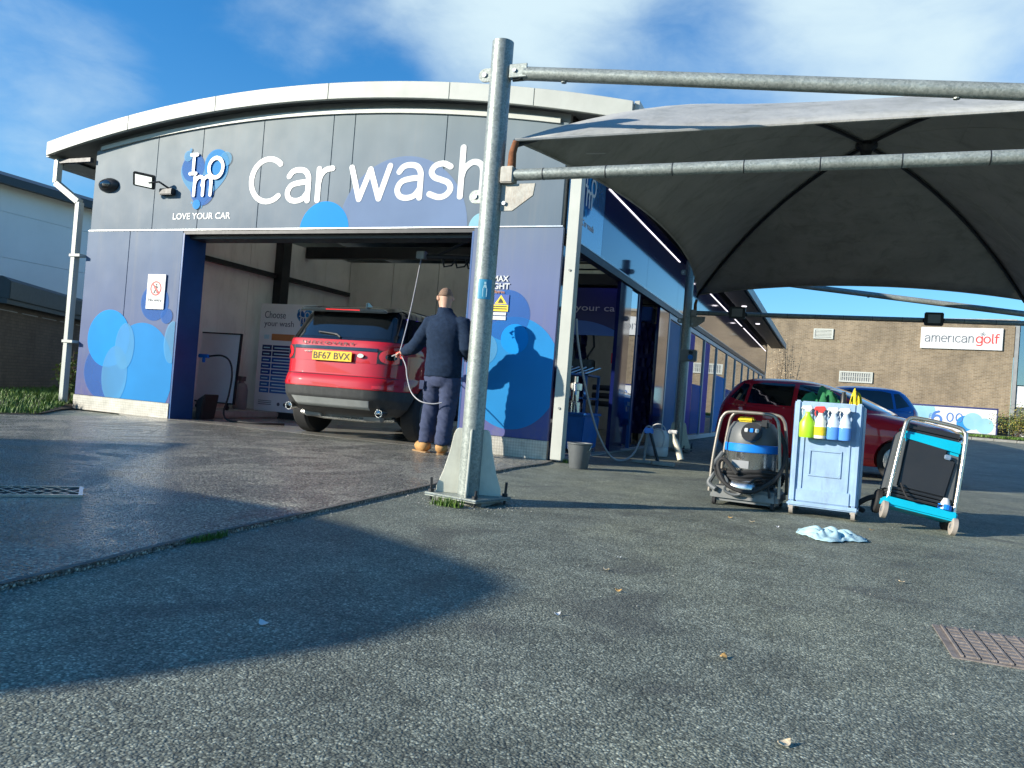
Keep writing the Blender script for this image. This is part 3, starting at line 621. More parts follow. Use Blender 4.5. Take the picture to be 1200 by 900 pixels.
MB().prism([(0, -.20), (.055, -.20), (.055, .03), (0, .03)], (-11.41, 8.397, zroof(-11.35)), (1, 0, 0), (0, 0, 1), (0, 30.3, 0)).build('roof_edge', 'roof_white', B)
MB().box((-11.25, 8.47, 3.74), (-10.56, 8.53, 3.80)).build('gutter_bracket', 'dark_metal', B)
MB().box((-11.40, 8.56, 3.70), (-11.22, 38.5, 3.82)).build('gutter', 'mid_grey', B)
def square_pipe(pts, w, name, mat):
    mb = MB()
    for p, q in zip(pts[:-1], pts[1:]):
        p = Vector(p); q = Vector(q); d = q - p; L = d.length; zq = Vector((0, 0, 1)).rotation_difference(d.normalized())
        mb.box((-w / 2, -w / 2, 0), (w / 2, w / 2, L), Matrix.Translation(p) @ zq.to_matrix().to_4x4())
    return mb.build(name, mat, B, bev=.006, seg=2)
square_pipe([(-11.27, 8.50, 3.80), (-11.27, 8.50, 3.44), (-10.74, 8.50, 3.13), (-10.74, 8.50, 0.10)], .09, 'downpipe', 'white_paint')
for z in (2.3, 1.0): MB().box((-10.80, 8.44, z), (-10.58, 8.56, z + .04)).build('pipe_clip', 'white_paint', B)
square_pipe([(-2.875, 8.60, 3.78), (-2.875, 8.60, 0.03)], .135, 'downpipe', 'white_paint')
for z in (.62, 2.2): MB().cyl((-2.875, 8.533, z), (-2.875, 8.52, z), .014, n=10).build('screw', 'mid_grey', B)

# walls and interior
MB().box((-10.56, FY + .25, 0), (-10.40, 38.6, 3.78)).build('wall', 'clad_grey', B)
MB().box((-10.39, 38.4, 0), (-2.99, 38.6, 3.78)).build('wall', 'clad_grey', B)
for j in range(5):
    MB().box((-9.75, FY + .26 + j * 1.1 + .005, .02), (-9.60, FY + 1.36 + j * 1.1, 3.25)).build('lining_panel', 'interior_wall', B)
for j in range(4):
    MB().box((-9.59 + j * 1.05 + .005, 14.05, .02), (-8.55 + j * 1.05, 14.2, 3.25)).build('lining_panel', 'interior_wall', B)
MB().box((-9.6, FY + .41, 2.52), (-9.52, 14.0, 2.60)).build('wall_rail', 'dark_metal', B)
for y in (11.65, ): MB().box((-9.595, y, .02), (-9.42, y + .22, 3.25)).build('column', 'dark_metal', B)
MB().tube([(-9.5, FY + .62, 2.9), (-9.52, FY + .62, .3)], .016, 8).build('conduit', 'rust', B)
for k in range(12): MB().box((-9.58 if k < 6 else -6.4, 9.35 + k * .8, 3.62), (-3.12, 9.42 + k * .8, 3.72)).build('purlin', 'interior_ceiling', B)
for k in range(4): MB().box((-9.58, 9.9 + k * 2.6, 3.05), (-3.12, 10.02 + k * 2.6, 3.265)).build('roof_beam', 'dark_metal', B)
MB().box((-9.59, 19.2, 3.32), (-3.03, 38.3, 3.40)).build('ceiling_deck', 'dark_metal', B)
MB().box((-6.4, 20.05, .0), (-3.03, 20.2, 3.31)).build('partition', 'interior_wall', B)
MB().box((-6.55, 14.21, .0), (-6.4, 20.2, 3.31)).build('partition', 'interior_wall', B)
for (x, y) in ((-3.7, 9.8), (-3.7, 11.4), (-3.7, 13.4)):
    MB().lathe([(.0, 0), (.09, .0), (.08, -.04), (.0, -.06)], (x, y, 3.262), n=14).build('bay_lamp', 'led_blue', B)
# boom that carries the pressure hose
bm_ = thing('hose_boom', 'black swivelling hose boom hung from the bay ceiling', 'boom', (-4.45, 9.55, 3.05))
MB().box((-4.50, 9.50, 2.45), (-4.40, 9.60, 3.26)).build('hanger', 'dark_metal', bm_)
MB().tube([(-4.45, 9.55, 2.52), (-5.18, 9.22, 2.48)], .035, 8).build('arm', 'black_plastic', bm_)
MB().tube([(-4.45, 9.55, 2.85), (-5.0, 9.30, 2.51)], .018, 8).build('stay', 'black_plastic', bm_)
MB().box((-5.25, 9.16, 2.44), (-5.12, 9.26, 2.54)).build('swivel', 'mid_grey', bm_, bev=.01)
for dx in (0, .16, .3): MB().tube([(-4.95 + dx, 9.32 + dx * .4, 2.5), (-4.9 + dx, 9.32 + dx * .4, 2.36), (-4.8 + dx, 9.34 + dx * .4, 2.38), (-4.75 + dx, 9.4 + dx * .4, 2.5)], .013, 6).build('cable', 'black_rubber', bm_)

# side elevation: glossy sign band over open bays and glazing
SX = -2.985
MB().box((SX - .12, 8.66, 2.70), (SX - .005, 38.35, 4.12)).build('band_wall', 'dark_metal', B)
ys = [8.62, 10.05] + [10.05 + 2.75 * k for k in range(1, 11)]; ys[-1] = 37.55
for i, (a, b_) in enumerate(zip(ys[:-1], ys[1:])):
    MB().box((SX - .003, a + .004, 2.64), (SX + .02, b_ - .004, 3.78)).build('sign_panel', 'sign_blue' if i == 0 else 'navy_gloss', B)
MB().box((SX - .08, 8.63, 2.52), (SX + .035, 37.5, 2.615)).build('header_rail', 'dark_metal', B)
MB().box((SX + .022, 8.63, 2.617), (SX + .042, 37.5, 2.636)).build('rail_trim', 'aluminium', B)
MB().box((SX - .035, 8.60, .02), (SX - .006, 8.78, 2.5)).build('pier_return', 'navy_gloss', B)
for (a, b_) in ((11.25, 11.95), (14.1, 15.0)):
    MB().box((SX - .05, a, .015), (SX + .004, b_, 2.518)).build('pillar', 'navy_gloss', B)
MB().box((SX - .03, 11.97, .4), (SX - .015, 12.45, 2.51)).build('side_glass', 'shop_glass', B)
MB().box((SX - .05, 12.46, .02), (SX - .002, 12.52, 2.51)).build('mullion', 'jamb_blue', B)
# LED strips and spot lamps under the eave
for a, b_ in ((10.2, 15.5), (19.6, 27.0), (27.6, 37.3)):
    MB().box((SX + .021, a, 3.58), (SX + .034, b_, 3.592)).build('led_strip', 'led_white', B)
MB().box((-2.80, 8.5, 3.80), (-2.28, 38.2, 3.82)).build('eave_lining', 'dark_metal', B)
for y in (19.5, 23.5, 28): MB().lathe([(.0, 0), (.075, 0), (.07, -.02), (0, -.025)], (-2.55, y, 3.80), n=12).build('spot_lamp', 'led_white', B)
# glazing from the second pillar on
gl = [15.02, 16.35, 17.4, 19.6, 21.8] + [21.8 + 2.2 * k for k in range(1, 8)]
for i, (a, b_) in enumerate(zip(gl[:-1], gl[1:])):
    MB().box((SX - .03, a + .03, .12), (SX - .018, b_ - .03, 2.50)).build('window_pane', 'shop_glass', B)
for i, a in enumerate(gl):
    MB().box((SX - .06, a - .05, .12), (SX + .012, a + .05, 2.515)).build('mullion', 'sign_white', B)
MB().box((SX - .05, 15.0, 2.42), (SX + .009, 37.2, 2.51)).build('transom', 'sign_white', B)
for a, b_, z0, z1, m in ((15.1, 16.28, .15, 2.4, 'dot_periwinkle'), (16.42, 17.33, .15, 1.1, 'dot_sky'), (17.47, 18.2, .15, 2.4, 'dot_violet_film'), (18.25, 19.52, .15, 1.3, 'dot_blue'), (19.68, 20.6, .15, 2.4, 'dot_violet_film'), (22.0, 23.9, .15, 1.7, 'dot_sky'), (24.3, 25.8, .15, 1.4, 'dot_blue')):
    MB().box((SX - .0165, a, z0), (SX - .0145, b_, z1)).build('window_film', m, B)
MB().box((SX - .06, 15.0, .02), (SX + .015, 37.2, .118)).build('window_sill', 'sign_white', B)
MB().box((-6.35, 20.25, 0), (-6.2, 38.3, 3.3)).build('partition', 'print_midblue', B)
MB().box((-6.2, 20.25, -.02), (-3.05, 38.3, .016)).build('shop_floor', 'mid_grey', B)
MB().box((SX - .06, 37.25, .0), (SX, 38.35, 2.69)).build('end_panel', 'clad_grey', B)
# floor-level kerb along the side bays
MB().box((SX - .30, 8.7, 0.0), (SX + .06, 15.0, .014)).build('threshold', 'concrete', B)

# ---- printed bubbles and lettering on the front
def dots(lst, x0, z0, x1, z1, base):
    for i, (cx, cz, r, m, *st) in enumerate(lst):
        p = clip(disc(cx, cz, r, sx=st[0] if st else 1), x0, z0, x1, z1)
        if len(p) > 2: MB().add([(x, base - .0012 * (i + 1), z) for x, z in p], [tuple(range(len(p)))]).build('printed_bubble', m, B, recalc=False)
dots([(-9.30, .62, .74, 'dot_sky', .86), (-9.98, .62, .42, 'dot_blue'), (-9.11, 1.66, .265, 'dot_blue'), (-9.955, 1.105, .425, 'dot_cyan'), (-9.78, .58, .42, 'dot_pale', .6), (-9.62, 1.0, .34, 'dot_pale', .55), (-8.72, 1.10, .30, 'dot_pale', .5), (-8.86, 1.47, .11, 'dot_blue')], -10.56, .237, -8.687, 2.69, FY - .001)
dots([(-3.49, .985, .66, 'dot_sky', .9), (-3.62, 1.66, .30, 'dot_blue'), (-3.49, 1.385, .175, 'dot_cyan'), (-3.9, 1.25, .2, 'dot_pale')], -4.118, .237, -2.992, 2.69, FY - .001)
dots([(-5.15, 2.68, .93, 'dot_periwinkle'), (-6.295, 2.68, .385, 'dot_cyan'), (-4.02, 2.70, .18, 'dot_aqua_pale')], -10.5, 2.717, -3.03, 4, FY - .001)
def heart(ox, oz, s, place, mat_p, parent, base):
    pts = []
    for k in range(72):
        t = 2 * math.pi * k / 72; x = 16 * math.sin(t) ** 3; y = 13 * math.cos(t) - 5 * math.cos(2 * t) - 2 * math.cos(3 * t) - math.cos(4 * t)
        pts.append((x / 32 * s, y / 32 * s))
    return pts
def logo(o, ux, uy, s, nrm, parent):
    """bubble heart with the three letters I, m, o set inside it"""
    o = Vector(o); ux = Vector(ux); uy = Vector(uy); nrm = Vector(nrm)
    def flat(poly, k, m, nm='logo_bubble'): return MB().add([o + ux * x + uy * y + nrm * (.0014 * k) for x, y in poly], [tuple(range(len(poly)))]).build(nm, m, parent, recalc=False)
    flat(heart(0, 0, s, None, None, None, 0), 1, 'heart_blue', 'logo_heart')
    for i, (x, y, r, m) in enumerate(((-.24, .17, .24, 'dot_blue'), (.25, .20, .25, 'dot_sky'), (0.0, -.22, .25, 'dot_blue'), (-.36, .36, .09, 'heart_blue'), (-.31, .46, .03, 'heart_blue'), (.44, .28, .12, 'dot_pale'), (.18, -.20, .07, 'dot_pale'), (-.10, -.45, .08, 'dot_sky'), (-.2, -.42, .02, 'heart_blue'))):
        flat(disc(x * s, y * s, r * s, 40), 2 + i, m)
    b0 = 14
    def P(x, y, k=0): return o + ux * (x * s) + uy * (y * s) + nrm * (.0014 * b0 + k)
    mono('logo_letter', 'I', P(-.29, .06), ux, uy, .215 * s, 'letter_white', parent, hw=.13)
    mono('logo_letter', 'm', P(-.19, -.30), ux, uy, .30 * s, 'letter_white', parent, hw=.10)
    ring = MB(); n = 40; ri, ro = .115, .175
    vs = []
    for k in range(n):
        t = 2 * math.pi * k / n; vs += [o + ux * (s * (.26 + ri * math.cos(t))) + uy * (s * (.14 + ri * 1.1 * math.sin(t))) + nrm * (.0014 * b0 + .003), o + ux * (s * (.26 + ro * math.cos(t))) + uy * (s * (.14 + ro * 1.1 * math.sin(t))) + nrm * (.0014 * b0 + .003)]
    ring.add(vs, [(2 * k, 2 * k + 1, (2 * k + 3) % (2 * n), (2 * k + 2) % (2 * n)) for k in range(n)]).build('logo_letter', 'letter_white', parent, recalc=False)
logo((-8.39, FY - .003, 3.45), (1, 0, 0), (0, 0, 1), .86, (0, -1, 0), B)
text('lettering', 'LOVE YOUR CAR', (-8.90, FY - .002, 2.855), *FRONT, 1.04, .09, 'letter_white', B, bold=.012)
mono('lettering', 'Car', (-7.57, FY - .004, 3.08), *FRONT, .415, 'letter_white', B, hw=.088, width=1.36)
mono('lettering', 'wash', (-5.93, FY - .004, 3.08), *FRONT, .415, 'letter_white', B, hw=.088, width=1.93)
logo((SX + .0215, 9.28, 3.30), (0, 1, 0), (0, 0, 1), .62, (1, 0, 0), B)
text('lettering', 'Car wash', (SX + .0215, 9.12, 2.86), *SIDE, .5, .08, 'letter_white', B, bold=.01)

# ---------------------------------------------------------------- retail unit across the car park
gang = math.radians(-8)
GO = Vector((2.67, 48.0, .16)); G = thing('retail_unit', 'long buff brick retail unit with flat roof across the car park', 'building', GO, gang)
G.scale = (1.333,) * 3
def gw(name, lo, hi, m, **k): return MB().box(lo, hi).build(name, m, G, world=False, **k)
gw('wall', (-13, 0, -.6), (4.35, .3, 4.72), 'buff_brick'); gw('coping', (-13.05, -.05, 4.722), (4.40, .35, 4.83), 'concrete', bev=.01)
gw('wall', (-13, .31, -.6), (-12.7, 14, 4.72), 'buff_brick'); gw('roof', (-12.95, .36, 4.5), (9, 14, 4.6), 'roof_grey')
# glazed shopfront past the brick
gw('corner_post', (4.37, -.06, -.6), (4.50, .2, 4.80), 'mid_grey')
for i in range(4):
    x = 4.53 + i * 1.25
    gw('window_pane', (x, .04, 2.3), (x + 1.18, .07, 4.7), 'shop_glass'); gw('fascia_panel', (x, .0, 1.45), (x + 1.18, .06, 2.26), 'sign_white'); gw('fascia_panel', (x, .0, -.5), (x + 1.18, .06, 1.42), 'print_grey')
    gw('mullion', (x + 1.19, -.03, -.6), (x + 1.24, .12, 4.72), 'aluminium')
gw('wall', (4.5, .5, -.6), (9.5, .7, 4.72), 'clad_grey')
for i, ch in enumerate('achi'): text('lettering', ch, (4.72, -.004, 1.12 - i * .3), *FRONT, .16, .2, 'letter_white', G, bold=.01)
for o in G.children:
    if o.name.startswith('lettering'): o.matrix_parent_inverse = Matrix.Identity(4)
gang2 = gang
def on_golf(lx, ly, lz): return GO + Matrix.Rotation(gang, 3, 'Z') @ (Vector((lx, ly, lz)) * 1.333)
# vents
for (x0, z0, x1, z1, lab, ns) in ((-3.0, 3.86, -2.2, 4.30, 'small square white louvre vent high on the brick wall', 5), (-1.85, 2.06, -.55, 2.52, 'wide cream grille vent low on the brick wall', 14)):
    t = thing('wall_vent', lab, 'vent', on_golf((x0 + x1) / 2, -.01, z0), gang, 'vents on the brick retail unit'); t.scale = (1.333,) * 3; w = (x1 - x0) / 2; h = z1 - z0
    mb = MB()
    for lo, hi in (((-w, -.05, 0), (w, -.0, .06)), ((-w, -.05, h - .06), (w, 0, h)), ((-w, -.05, .06), (-w + .06, 0, h - .06)), ((w - .06, -.05, .06), (w, 0, h - .06))): mb.box(lo, hi)
    mb.build('frame', 'white_paint', t, world=False); MB().box((-w + .06, -.012, .06), (w - .06, -.002, h - .06)).build('backing', 'mid_grey', t, world=False)
    if ns < 8:
        for k in range(ns):
            z = .08 + k * (h - .14) / ns; MB().prism([(-.045, 0), (-.015, .05), (-.012, .05), (-.042, 0)], (-w + .06, 0, z), (0, 1, 0), (0, 0, 1), (2 * w - .12, 0, 0)).build('slat', 'white_paint', t, world=False)
    else:
        for k in range(ns):
            x = -w + .09 + k * (2 * w - .18) / (ns - 1); MB().box((x - .016, -.04, .06), (x + .016, -.013, h - .06)).build('slat', 'white_paint', t, world=False)
        MB().box((-w + .06, -.045, h / 2 - .012), (w - .06, -.041, h / 2 + .012)).build('slat', 'white_paint', t, world=False)
# shop sign
t = thing('shop_sign', 'white rectangular shop sign with grey and red lettering high on brick wall', 'sign', on_golf(2.55, -.02, 3.60), gang); t.scale = (1.333,) * 3
MB().box((-1.42, -.06, 0), (1.42, -.0, .86)).build('board', 'sign_white', t, world=False, bev=.01, seg=1)
mono('lettering', 'american', (-1.27, -.063, .28), *FRONT, .235, 'print_grey', t, hw=.075, width=1.72, local=True)
mono('lettering', 'golf', (.52, -.063, .28), *FRONT, .235, 'print_red', t, hw=.095, width=.76, local=True)
mb = MB()
for k in range(14):
    a = k * .449; rr = .03 + .09 * ((k * 7) % 14) / 14
    for q in disc(.74 + rr * math.cos(a * 3), .64 + rr * math.sin(a * 3), .012, 6): pass
    mb.prism(disc(.74 + rr * math.cos(a * 3.1), .62 + rr * math.sin(a * 3.1), .017, 8), (0, -.061, 0), (1, 0, 0), (0, 0, 1), (0, -.002, 0))
mb.build('emblem', 'print_grey', t, world=False)
# price banner
t = thing('price_banner', 'pale blue price banner with large blue figures at foot of brick wall', 'banner', on_golf(2.35, -.55, .28), gang - .06); t.scale = (1.333,) * 3
MB().box((-1.58, -.02, .0), (1.58, .02, 1.02)).build('board', 'sign_white', t, world=False)
for (x0, z0, x1, z1) in ((-1.60, -.03, 1.60, .05), (-1.60, .99, 1.60, 1.05), (-1.62, -.03, -1.57, 1.05), (1.57, -.03, 1.62, 1.05)): MB().box((x0, -.035, z0), (x1, .03, z1)).build('frame', 'print_navy', t, world=False)
for i, (cx, cz, r, m) in enumerate(((-1.3, .55, .5, 'dot_aqua_pale'), (.55, .40, .30, 'dot_sky'), (.80, .5, .33, 'dot_aqua_pale'), (1.2, .35, .3, 'dot_aqua_pale'), (-.8, .8, .3, 'dot_aqua_pale'))):
    p = clip(disc(cx, cz, r, 40), -1.56, .06, 1.56, .98); MB().add([(x, -.022 - .001 * i, z) for x, z in p], [tuple(range(len(p)))]).build('printed_bubble', m, t, world=False, recalc=False)
for s, x, z, xh, hw in (('\u00a3', -.72, .54, .13, .07), ('6', -.60, .32, .36, .12), ('.', -.22, .36, .30, .12), ('00', -.10, .44, .26, .08)):
    mono('lettering', s, (x, -.030, z), *FRONT, xh, 'print_midblue', t, hw=hw, track=.2, local=True)
for x in (-1.3, 1.3): MB().box((x - .03, .03, -.3), (x + .03, .07, 1.0)).build('post', 'mid_grey', t, world=False)
# planted verge in front of the retail unit
mb = MB(); rs = []
for k in range(40):
    x = -14 + k * .8; yb = 48.0 - .14 * (x - 2.67); row = []
    for j, (d, h) in enumerate(((.0, .30), (1.0, .28), (2.5, .18), (3.6, .06), (3.62, .045))): row.append((x, yb - d, ground_z(x, yb - d) + h))
    rs.append(row)
tag(mb.grid(rs).build('verge', 'soil', smooth=True, recalc=False), kind='structure')
kb = thing('kerb', 'grey concrete kerb edging the grass strip by the brick wall', 'kerb', (2, 44.3, .3))
for k in range(30):
    x = -13 + k * .92; y = 48.0 - .14 * (x - 2.67) - 3.72; z = ground_z(x, y)
    MB().box((x, y - .07, z - .1), (x + .905, y + .07, z + .11), None).build('kerb_stone', 'kerb_stone', kb, bev=.012, seg=1)
def area_r(r):
    x = -6 + r.random() * 24; return x, 48.0 - .14 * (x - 2.67) - .2 - r.random() * 3.3
g2 = grass_blades('grass', area_r, 14000, .13, seed=9, zf=lambda x, y: ground_z(x, y) + .15, width=.02); tag(g2, 'rough grass strip below the price banner', 'grass', kind='stuff')
# ---------------------------------------------------------------- tensile canopy on two galvanised masts
P1 = Vector((-2.20, 4.78, 0)); P2 = Vector((-2.40, 13.55, 0)); APEX = Vector((.15, 9.15, 3.72))
CAN = thing('canopy', 'grey fabric canopy stretched between two galvanised masts with arms', 'canopy', (0, 9, 0))
def mast(P, top, zarm, zstay, xend, lit=True):
    rr = .072
    m = MB().lathe([(rr, .05), (rr, top - .002), (rr - .004, top), (rr - .008, top), (rr - .008, top - .12), (0, top - .12)], P, n=40).build('mast', 'galvanised', CAN, smooth=True)
    MB().box((P.x - .225, P.y - .20, P.z + .028), (P.x + .225, P.y + .20, P.z + .05), Matrix.Translation(P) @ Matrix.Rotation(math.radians(-14), 4, 'Z') @ Matrix.Translation(-P)).build('base_plate', 'galvanised', CAN, bev=.02, seg=3)
    for k, a in enumerate((20, 110, 200, 290)):
        prof = [(.055, .05), (.215, .05), (.215, .09), (.175, .20), (.140, .34), (.125, .44), (.110, .475), (.095, .485), (.055, .485)]
        ca, sa = math.cos(math.radians(a)), math.sin(math.radians(a)); nrm = Vector((-sa, ca, 0)) * .012
        MB().prism(prof, P - nrm / 2, (ca, sa, 0), (0, 0, 1), nrm).build('gusset', 'white_steel', CAN, bev=.002, seg=1)
    for sx, sy in ((-1, -1), (1, -1), (1, 1), (-1, 1)):
        q = P + Matrix.Rotation(math.radians(-14), 3, 'Z') @ Vector((sx * .185, sy * .16, 0))
        b = MB().cyl(q, q + Vector((.006 * sx, 0, .125 + .02 * sx * sy)), .009, n=10).build('anchor_bolt', 'dark_metal', CAN)
        MB().cyl(q + Vector((0, 0, .051)), q + Vector((0, 0, .070)), .02, n=6).build('nut', 'dark_metal', b)
    MB().box((P.x - .17, P.y - .15, 0.0), (P.x + .17, P.y + .15, .027)).build('grout_pad', 'concrete', CAN)
    # lugs and arms
    def lug(z, side):
        x = P.x + side * rr
        o = MB().prism([(0, -.045)] + [(.05 + .045 * math.cos(t), .045 * math.sin(t)) for t in [(-90 + 22.5 * k) * math.pi / 180 for k in range(9)]] + [(0, .045)], (P.x + side * (rr - .006), P.y - .006, z), (side, 0, 0), (0, 0, 1), (0, .012, 0)).build('lug', 'galvanised', CAN)
        return MB().cyl((P.x + side * (rr + .045), P.y - .016, z), (P.x + side * (rr + .045), P.y + .016, z), .017, n=6).build('bolt', 'aluminium', o)
    lug(zstay, -1); lug(zstay, 1); lug(zarm - .14, -1)
    s0 = Vector((P.x + .13, P.y, zstay - .005)); s1 = Vector((xend, P.y, zarm + .05)); d = (s1 - s0)
    MB().cyl(s0 + d * .008, s1, .044, n=28).build('stay', 'galvanised', CAN, smooth=True)
    for k in (.06, .48): MB().cyl(s0 + d * k + Vector((0, 0, -.052)), s0 + d * k + Vector((0, 0, -.045)), .018, n=10).build('drain_lug', 'galvanised', CAN)
    MB().box((P.x + .075, P.y - .038, zstay - .045), (P.x + .20, P.y - .026, zstay + .045)).build('clevis', 'galvanised', CAN, bev=.003, seg=1)
    MB().box((P.x + .075, P.y + .026, zstay - .045), (P.x + .20, P.y + .038, zstay + .045)).build('clevis', 'galvanised', CAN, bev=.003, seg=1)
    MB().cyl((P.x + .115, P.y - .05, zstay), (P.x + .115, P.y + .05, zstay), .013, n=6).build('bolt', 'aluminium', CAN)
    a0 = Vector((P.x + .09, P.y, zarm)); a1 = Vector((xend, P.y, zarm))
    MB().cyl(a0, a1, .038, n=28).build('arm', 'galvanised', CAN, smooth=True)
    nb = int((xend - P.x) / .42)
    for k in range(nb):
        x = P.x + .36 + k * .42; MB().cyl((x, P.y, zarm), (x + .006, P.y, zarm), .0395, n=28, caps=False).build('cable_tie', 'black_plastic', CAN)
    MB().prism([(.065, -.24), (.16, -.24), (.30, -.14), (.31, -.06), (.065, -.06)], (P.x, P.y - .006, zarm), (1, 0, 0), (0, 0, 1), (0, .012, 0)).build('arm_bracket', 'rusty_galv', CAN, bev=.002, seg=1)
    MB().box((P.x + .07, P.y - .045, zarm - .06), (P.x + .16, P.y + .045, zarm + .05)).build('arm_socket', 'rusty_galv', CAN, bev=.006)
    MB().cyl((P.x + .10, P.y - .02, zarm - .19), (P.x + .10, P.y + .02, zarm - .19), .014, n=6).build('bolt', 'aluminium', CAN)
    MB().tube([(P.x + .13, P.y, zarm + .02), (P.x + .125, P.y + .01, zarm + .15), (P.x + .14, P.y + .02, zarm + .23)], [.03, .026, .022], 12).build('corner_rod', 'rust', CAN, smooth=True)
pm('white_steel', (0.62, 0.62, 0.52), .5, .15, var=.12, vs=9, grime=.35, dirt=(.35, .31, .22)); pm('rusty_galv', (0.40, 0.39, 0.35), .65, .2, var=.2, vs=25, grime=.5, dirt=(.24, .13, .06))
mast(P1, 3.08, 2.18, 2.865, 3.3); mast(P2, 3.25, 2.36, 3.05, 3.3)
# fabric: four panels between arched ribs, scalloped edges
C00 = Vector((-2.07, 4.80, 2.42)); C10 = Vector((2.40, 4.80, 2.45)); C01 = Vector((-2.25, 13.50, 2.66)); C11 = Vector((2.50, 13.50, 2.70))
def canopy_panel(A, Bc, apex, inset, k=22, rows=16, sag=.10, pw=2.0):
    mid = (A + Bc) / 2; inw = (apex - mid); inw.z = 0; pts = []
    for i in range(rows + 1):
        r = i / rows; row = []
        for j in range(k + 1):
            t = -1 + 2 * j / k; e = A.lerp(Bc, (t + 1) / 2)
            s = (1 - t * t)
            xy = apex.lerp(e, r) + inw * (inset * s * r ** 2.2)
            z = e.z + (apex.z - e.z) * (1 - r ** pw)
            z += inset * s * r ** 2.2 * (apex.z - e.z) * 1.15 - sag * s * 4 * r * (1 - r) * .55
            row.append((xy.x, xy.y, z))
        pts.append(row)
    return pts
for A, Bc, ins in ((C00, C10, .10), (C10, C11, .13), (C11, C01, .10), (C01, C00, .13)):
    mb = MB().grid(canopy_panel(A, Bc, APEX, ins)); o = mb.build('fabric_panel', 'canopy_fabric', CAN, smooth=True, solid=.004)
    pp = canopy_panel(A, Bc, APEX, ins); row = pp[-1]
    for q in (5, 11, 17): MB().tube([(p[q][0], p[q][1], p[q][2] - .002) for p in pp], .0035, 5).build('seam', 'canopy_fabric', CAN)
    for q in (6, 11): MB().tube([(p[0], p[1], p[2] - .002) for p in pp[q]], .003, 5).build('seam', 'canopy_fabric', CAN)
    MB().tube(row, .011, 6).build('edge_hem', 'canopy_fabric', CAN, smooth=True)
for c in (C00, C10, C01, C11):
    pts = []
    for i in range(17):
        r = i / 16; p = APEX.lerp(c, r); p.z = c.z + (APEX.z - c.z) * (1 - r ** 2.0) - .035; pts.append(p)
    MB().tube(pts, .019, 8).build('rib', 'dark_metal', CAN, smooth=True)
MB().lathe([(.0, -.16), (.05, -.16), (.06, -.10), (.11, -.05), (.11, -.02), (0, -.01)], APEX, n=16).build('hub', 'dark_metal', CAN)
MB().add([Vector((-1.72, 5.30, 2.475)), Vector((-1.60, 5.36, 2.49)), Vector((-1.66, 5.50, 2.53)), Vector((-1.78, 5.44, 2.515))], [(0, 1, 2, 3)]).build('fabric_patch', 'white_paint', CAN, recalc=False, solid=.002)
# right hand masts of the same canopy, out of the picture
for P, zt in ((Vector((3.3, 4.78, ground_z(3.3, 4.78))), 2.45), (Vector((3.3, 13.55, ground_z(3.3, 13.55))), 2.62)):
    MB().lathe([(.072, 0), (.072, zt - P.z), (0, zt - P.z)], P, n=24).build('mast', 'galvanised', CAN, smooth=True)
    MB().box((P.x - .2, P.y - .2, P.z - .02), (P.x + .2, P.y + .2, P.z + .03)).build('base_plate', 'galvanised', CAN)
# sticker on the mast
pm('heart_blue_solid', (0.05, 0.30, 0.48), .4)
st = MB(); rr = .0738; pts = []
for z in (1.345, 1.475):
    pts.append([(P1.x + rr * math.cos(t), P1.y + rr * math.sin(t), z) for t in [math.radians(-100 + 75 * k / 8) for k in range(9)]])
S = thing('mast_sticker', 'blue square sticker with white figure on the galvanised mast', 'sticker', (P1.x, P1.y - .07, 1.345))
st.grid(pts).build('film', 'heart_blue_solid', S, recalc=False)
def on_mast(x, z): t = math.radians(-62 + x); return (P1.x + (rr + .0008) * math.cos(t), P1.y + (rr + .0008) * math.sin(t), z)
fig = MB()
for poly in ([(-12, 1.36), (12, 1.36), (12, 1.415), (-12, 1.415)], [(-10, 1.417), (10, 1.417), (6, 1.438), (-6, 1.438)], [(-5, 1.441), (5, 1.441), (5, 1.458), (-5, 1.458)]):
    fig.add([on_mast(x, z) for x, z in poly], [(0, 1, 2, 3)])
fig.build('figure', 'print_pale', S, recalc=False)

# unseen sail added behind the camera, its invented outline shaped to cast the foreground shadow
sh = 1 / math.tan(SUN_EL); off = lambda p, z: Vector((p[0] - math.cos(SUN_AZ) * sh * z, p[1] - math.sin(SUN_AZ) * sh * z, z))
zc = 2.6
loop = [Vector(p) for p in ((-1.07, 2.80), (-1.06, 2.445), (-1.146, 1.99), (-1.32, 1.654), (-1.471, 1.393), (-1.614, 1.188), (-2.1, .6), (-2.9, .1), (-4.0, -.3), (-5.5, -.5), (-7.2, -.2), (-8.6, .8), (-9.0, 2.2), (-8.4, 3.5), (-7.4, 4.3), (-6.536, 4.72), (-6.18, 5.33), (-5.70, 6.06), (-5.35, 5.35), (-4.849, 4.60), (-4.316, 3.85), (-3.865, 3.62), (-3.297, 3.632), (-2.718, 3.60), (-2.165, 3.45), (-1.593, 3.20), (-1.2, 2.98))]
cen = Vector((sum(p.x for p in loop) / len(loop), sum(p.y for p in loop) / len(loop)))
SA = thing('added_shade_sail', 'unseen grey sail on steel posts added to cast the foreground shadow', 'shade sail', off(cen, 0))
vs = [off(p, zc) for p in loop]; vs.append(off(cen, zc) + Vector((0, 0, .08)))
MB().add(vs, [(i, (i + 1) % len(loop), len(loop)) for i in range(len(loop))]).build('fabric', 'canopy_fabric', SA, recalc=False, solid=.004)
for p in ((-6.3, 2.4), (-4.6, 1.2)):
    q = off(p, zc); MB().cyl((q.x, q.y, 0), (q.x, q.y, zc + .03), .06, n=16).build('post', 'galvanised', SA, smooth=True)
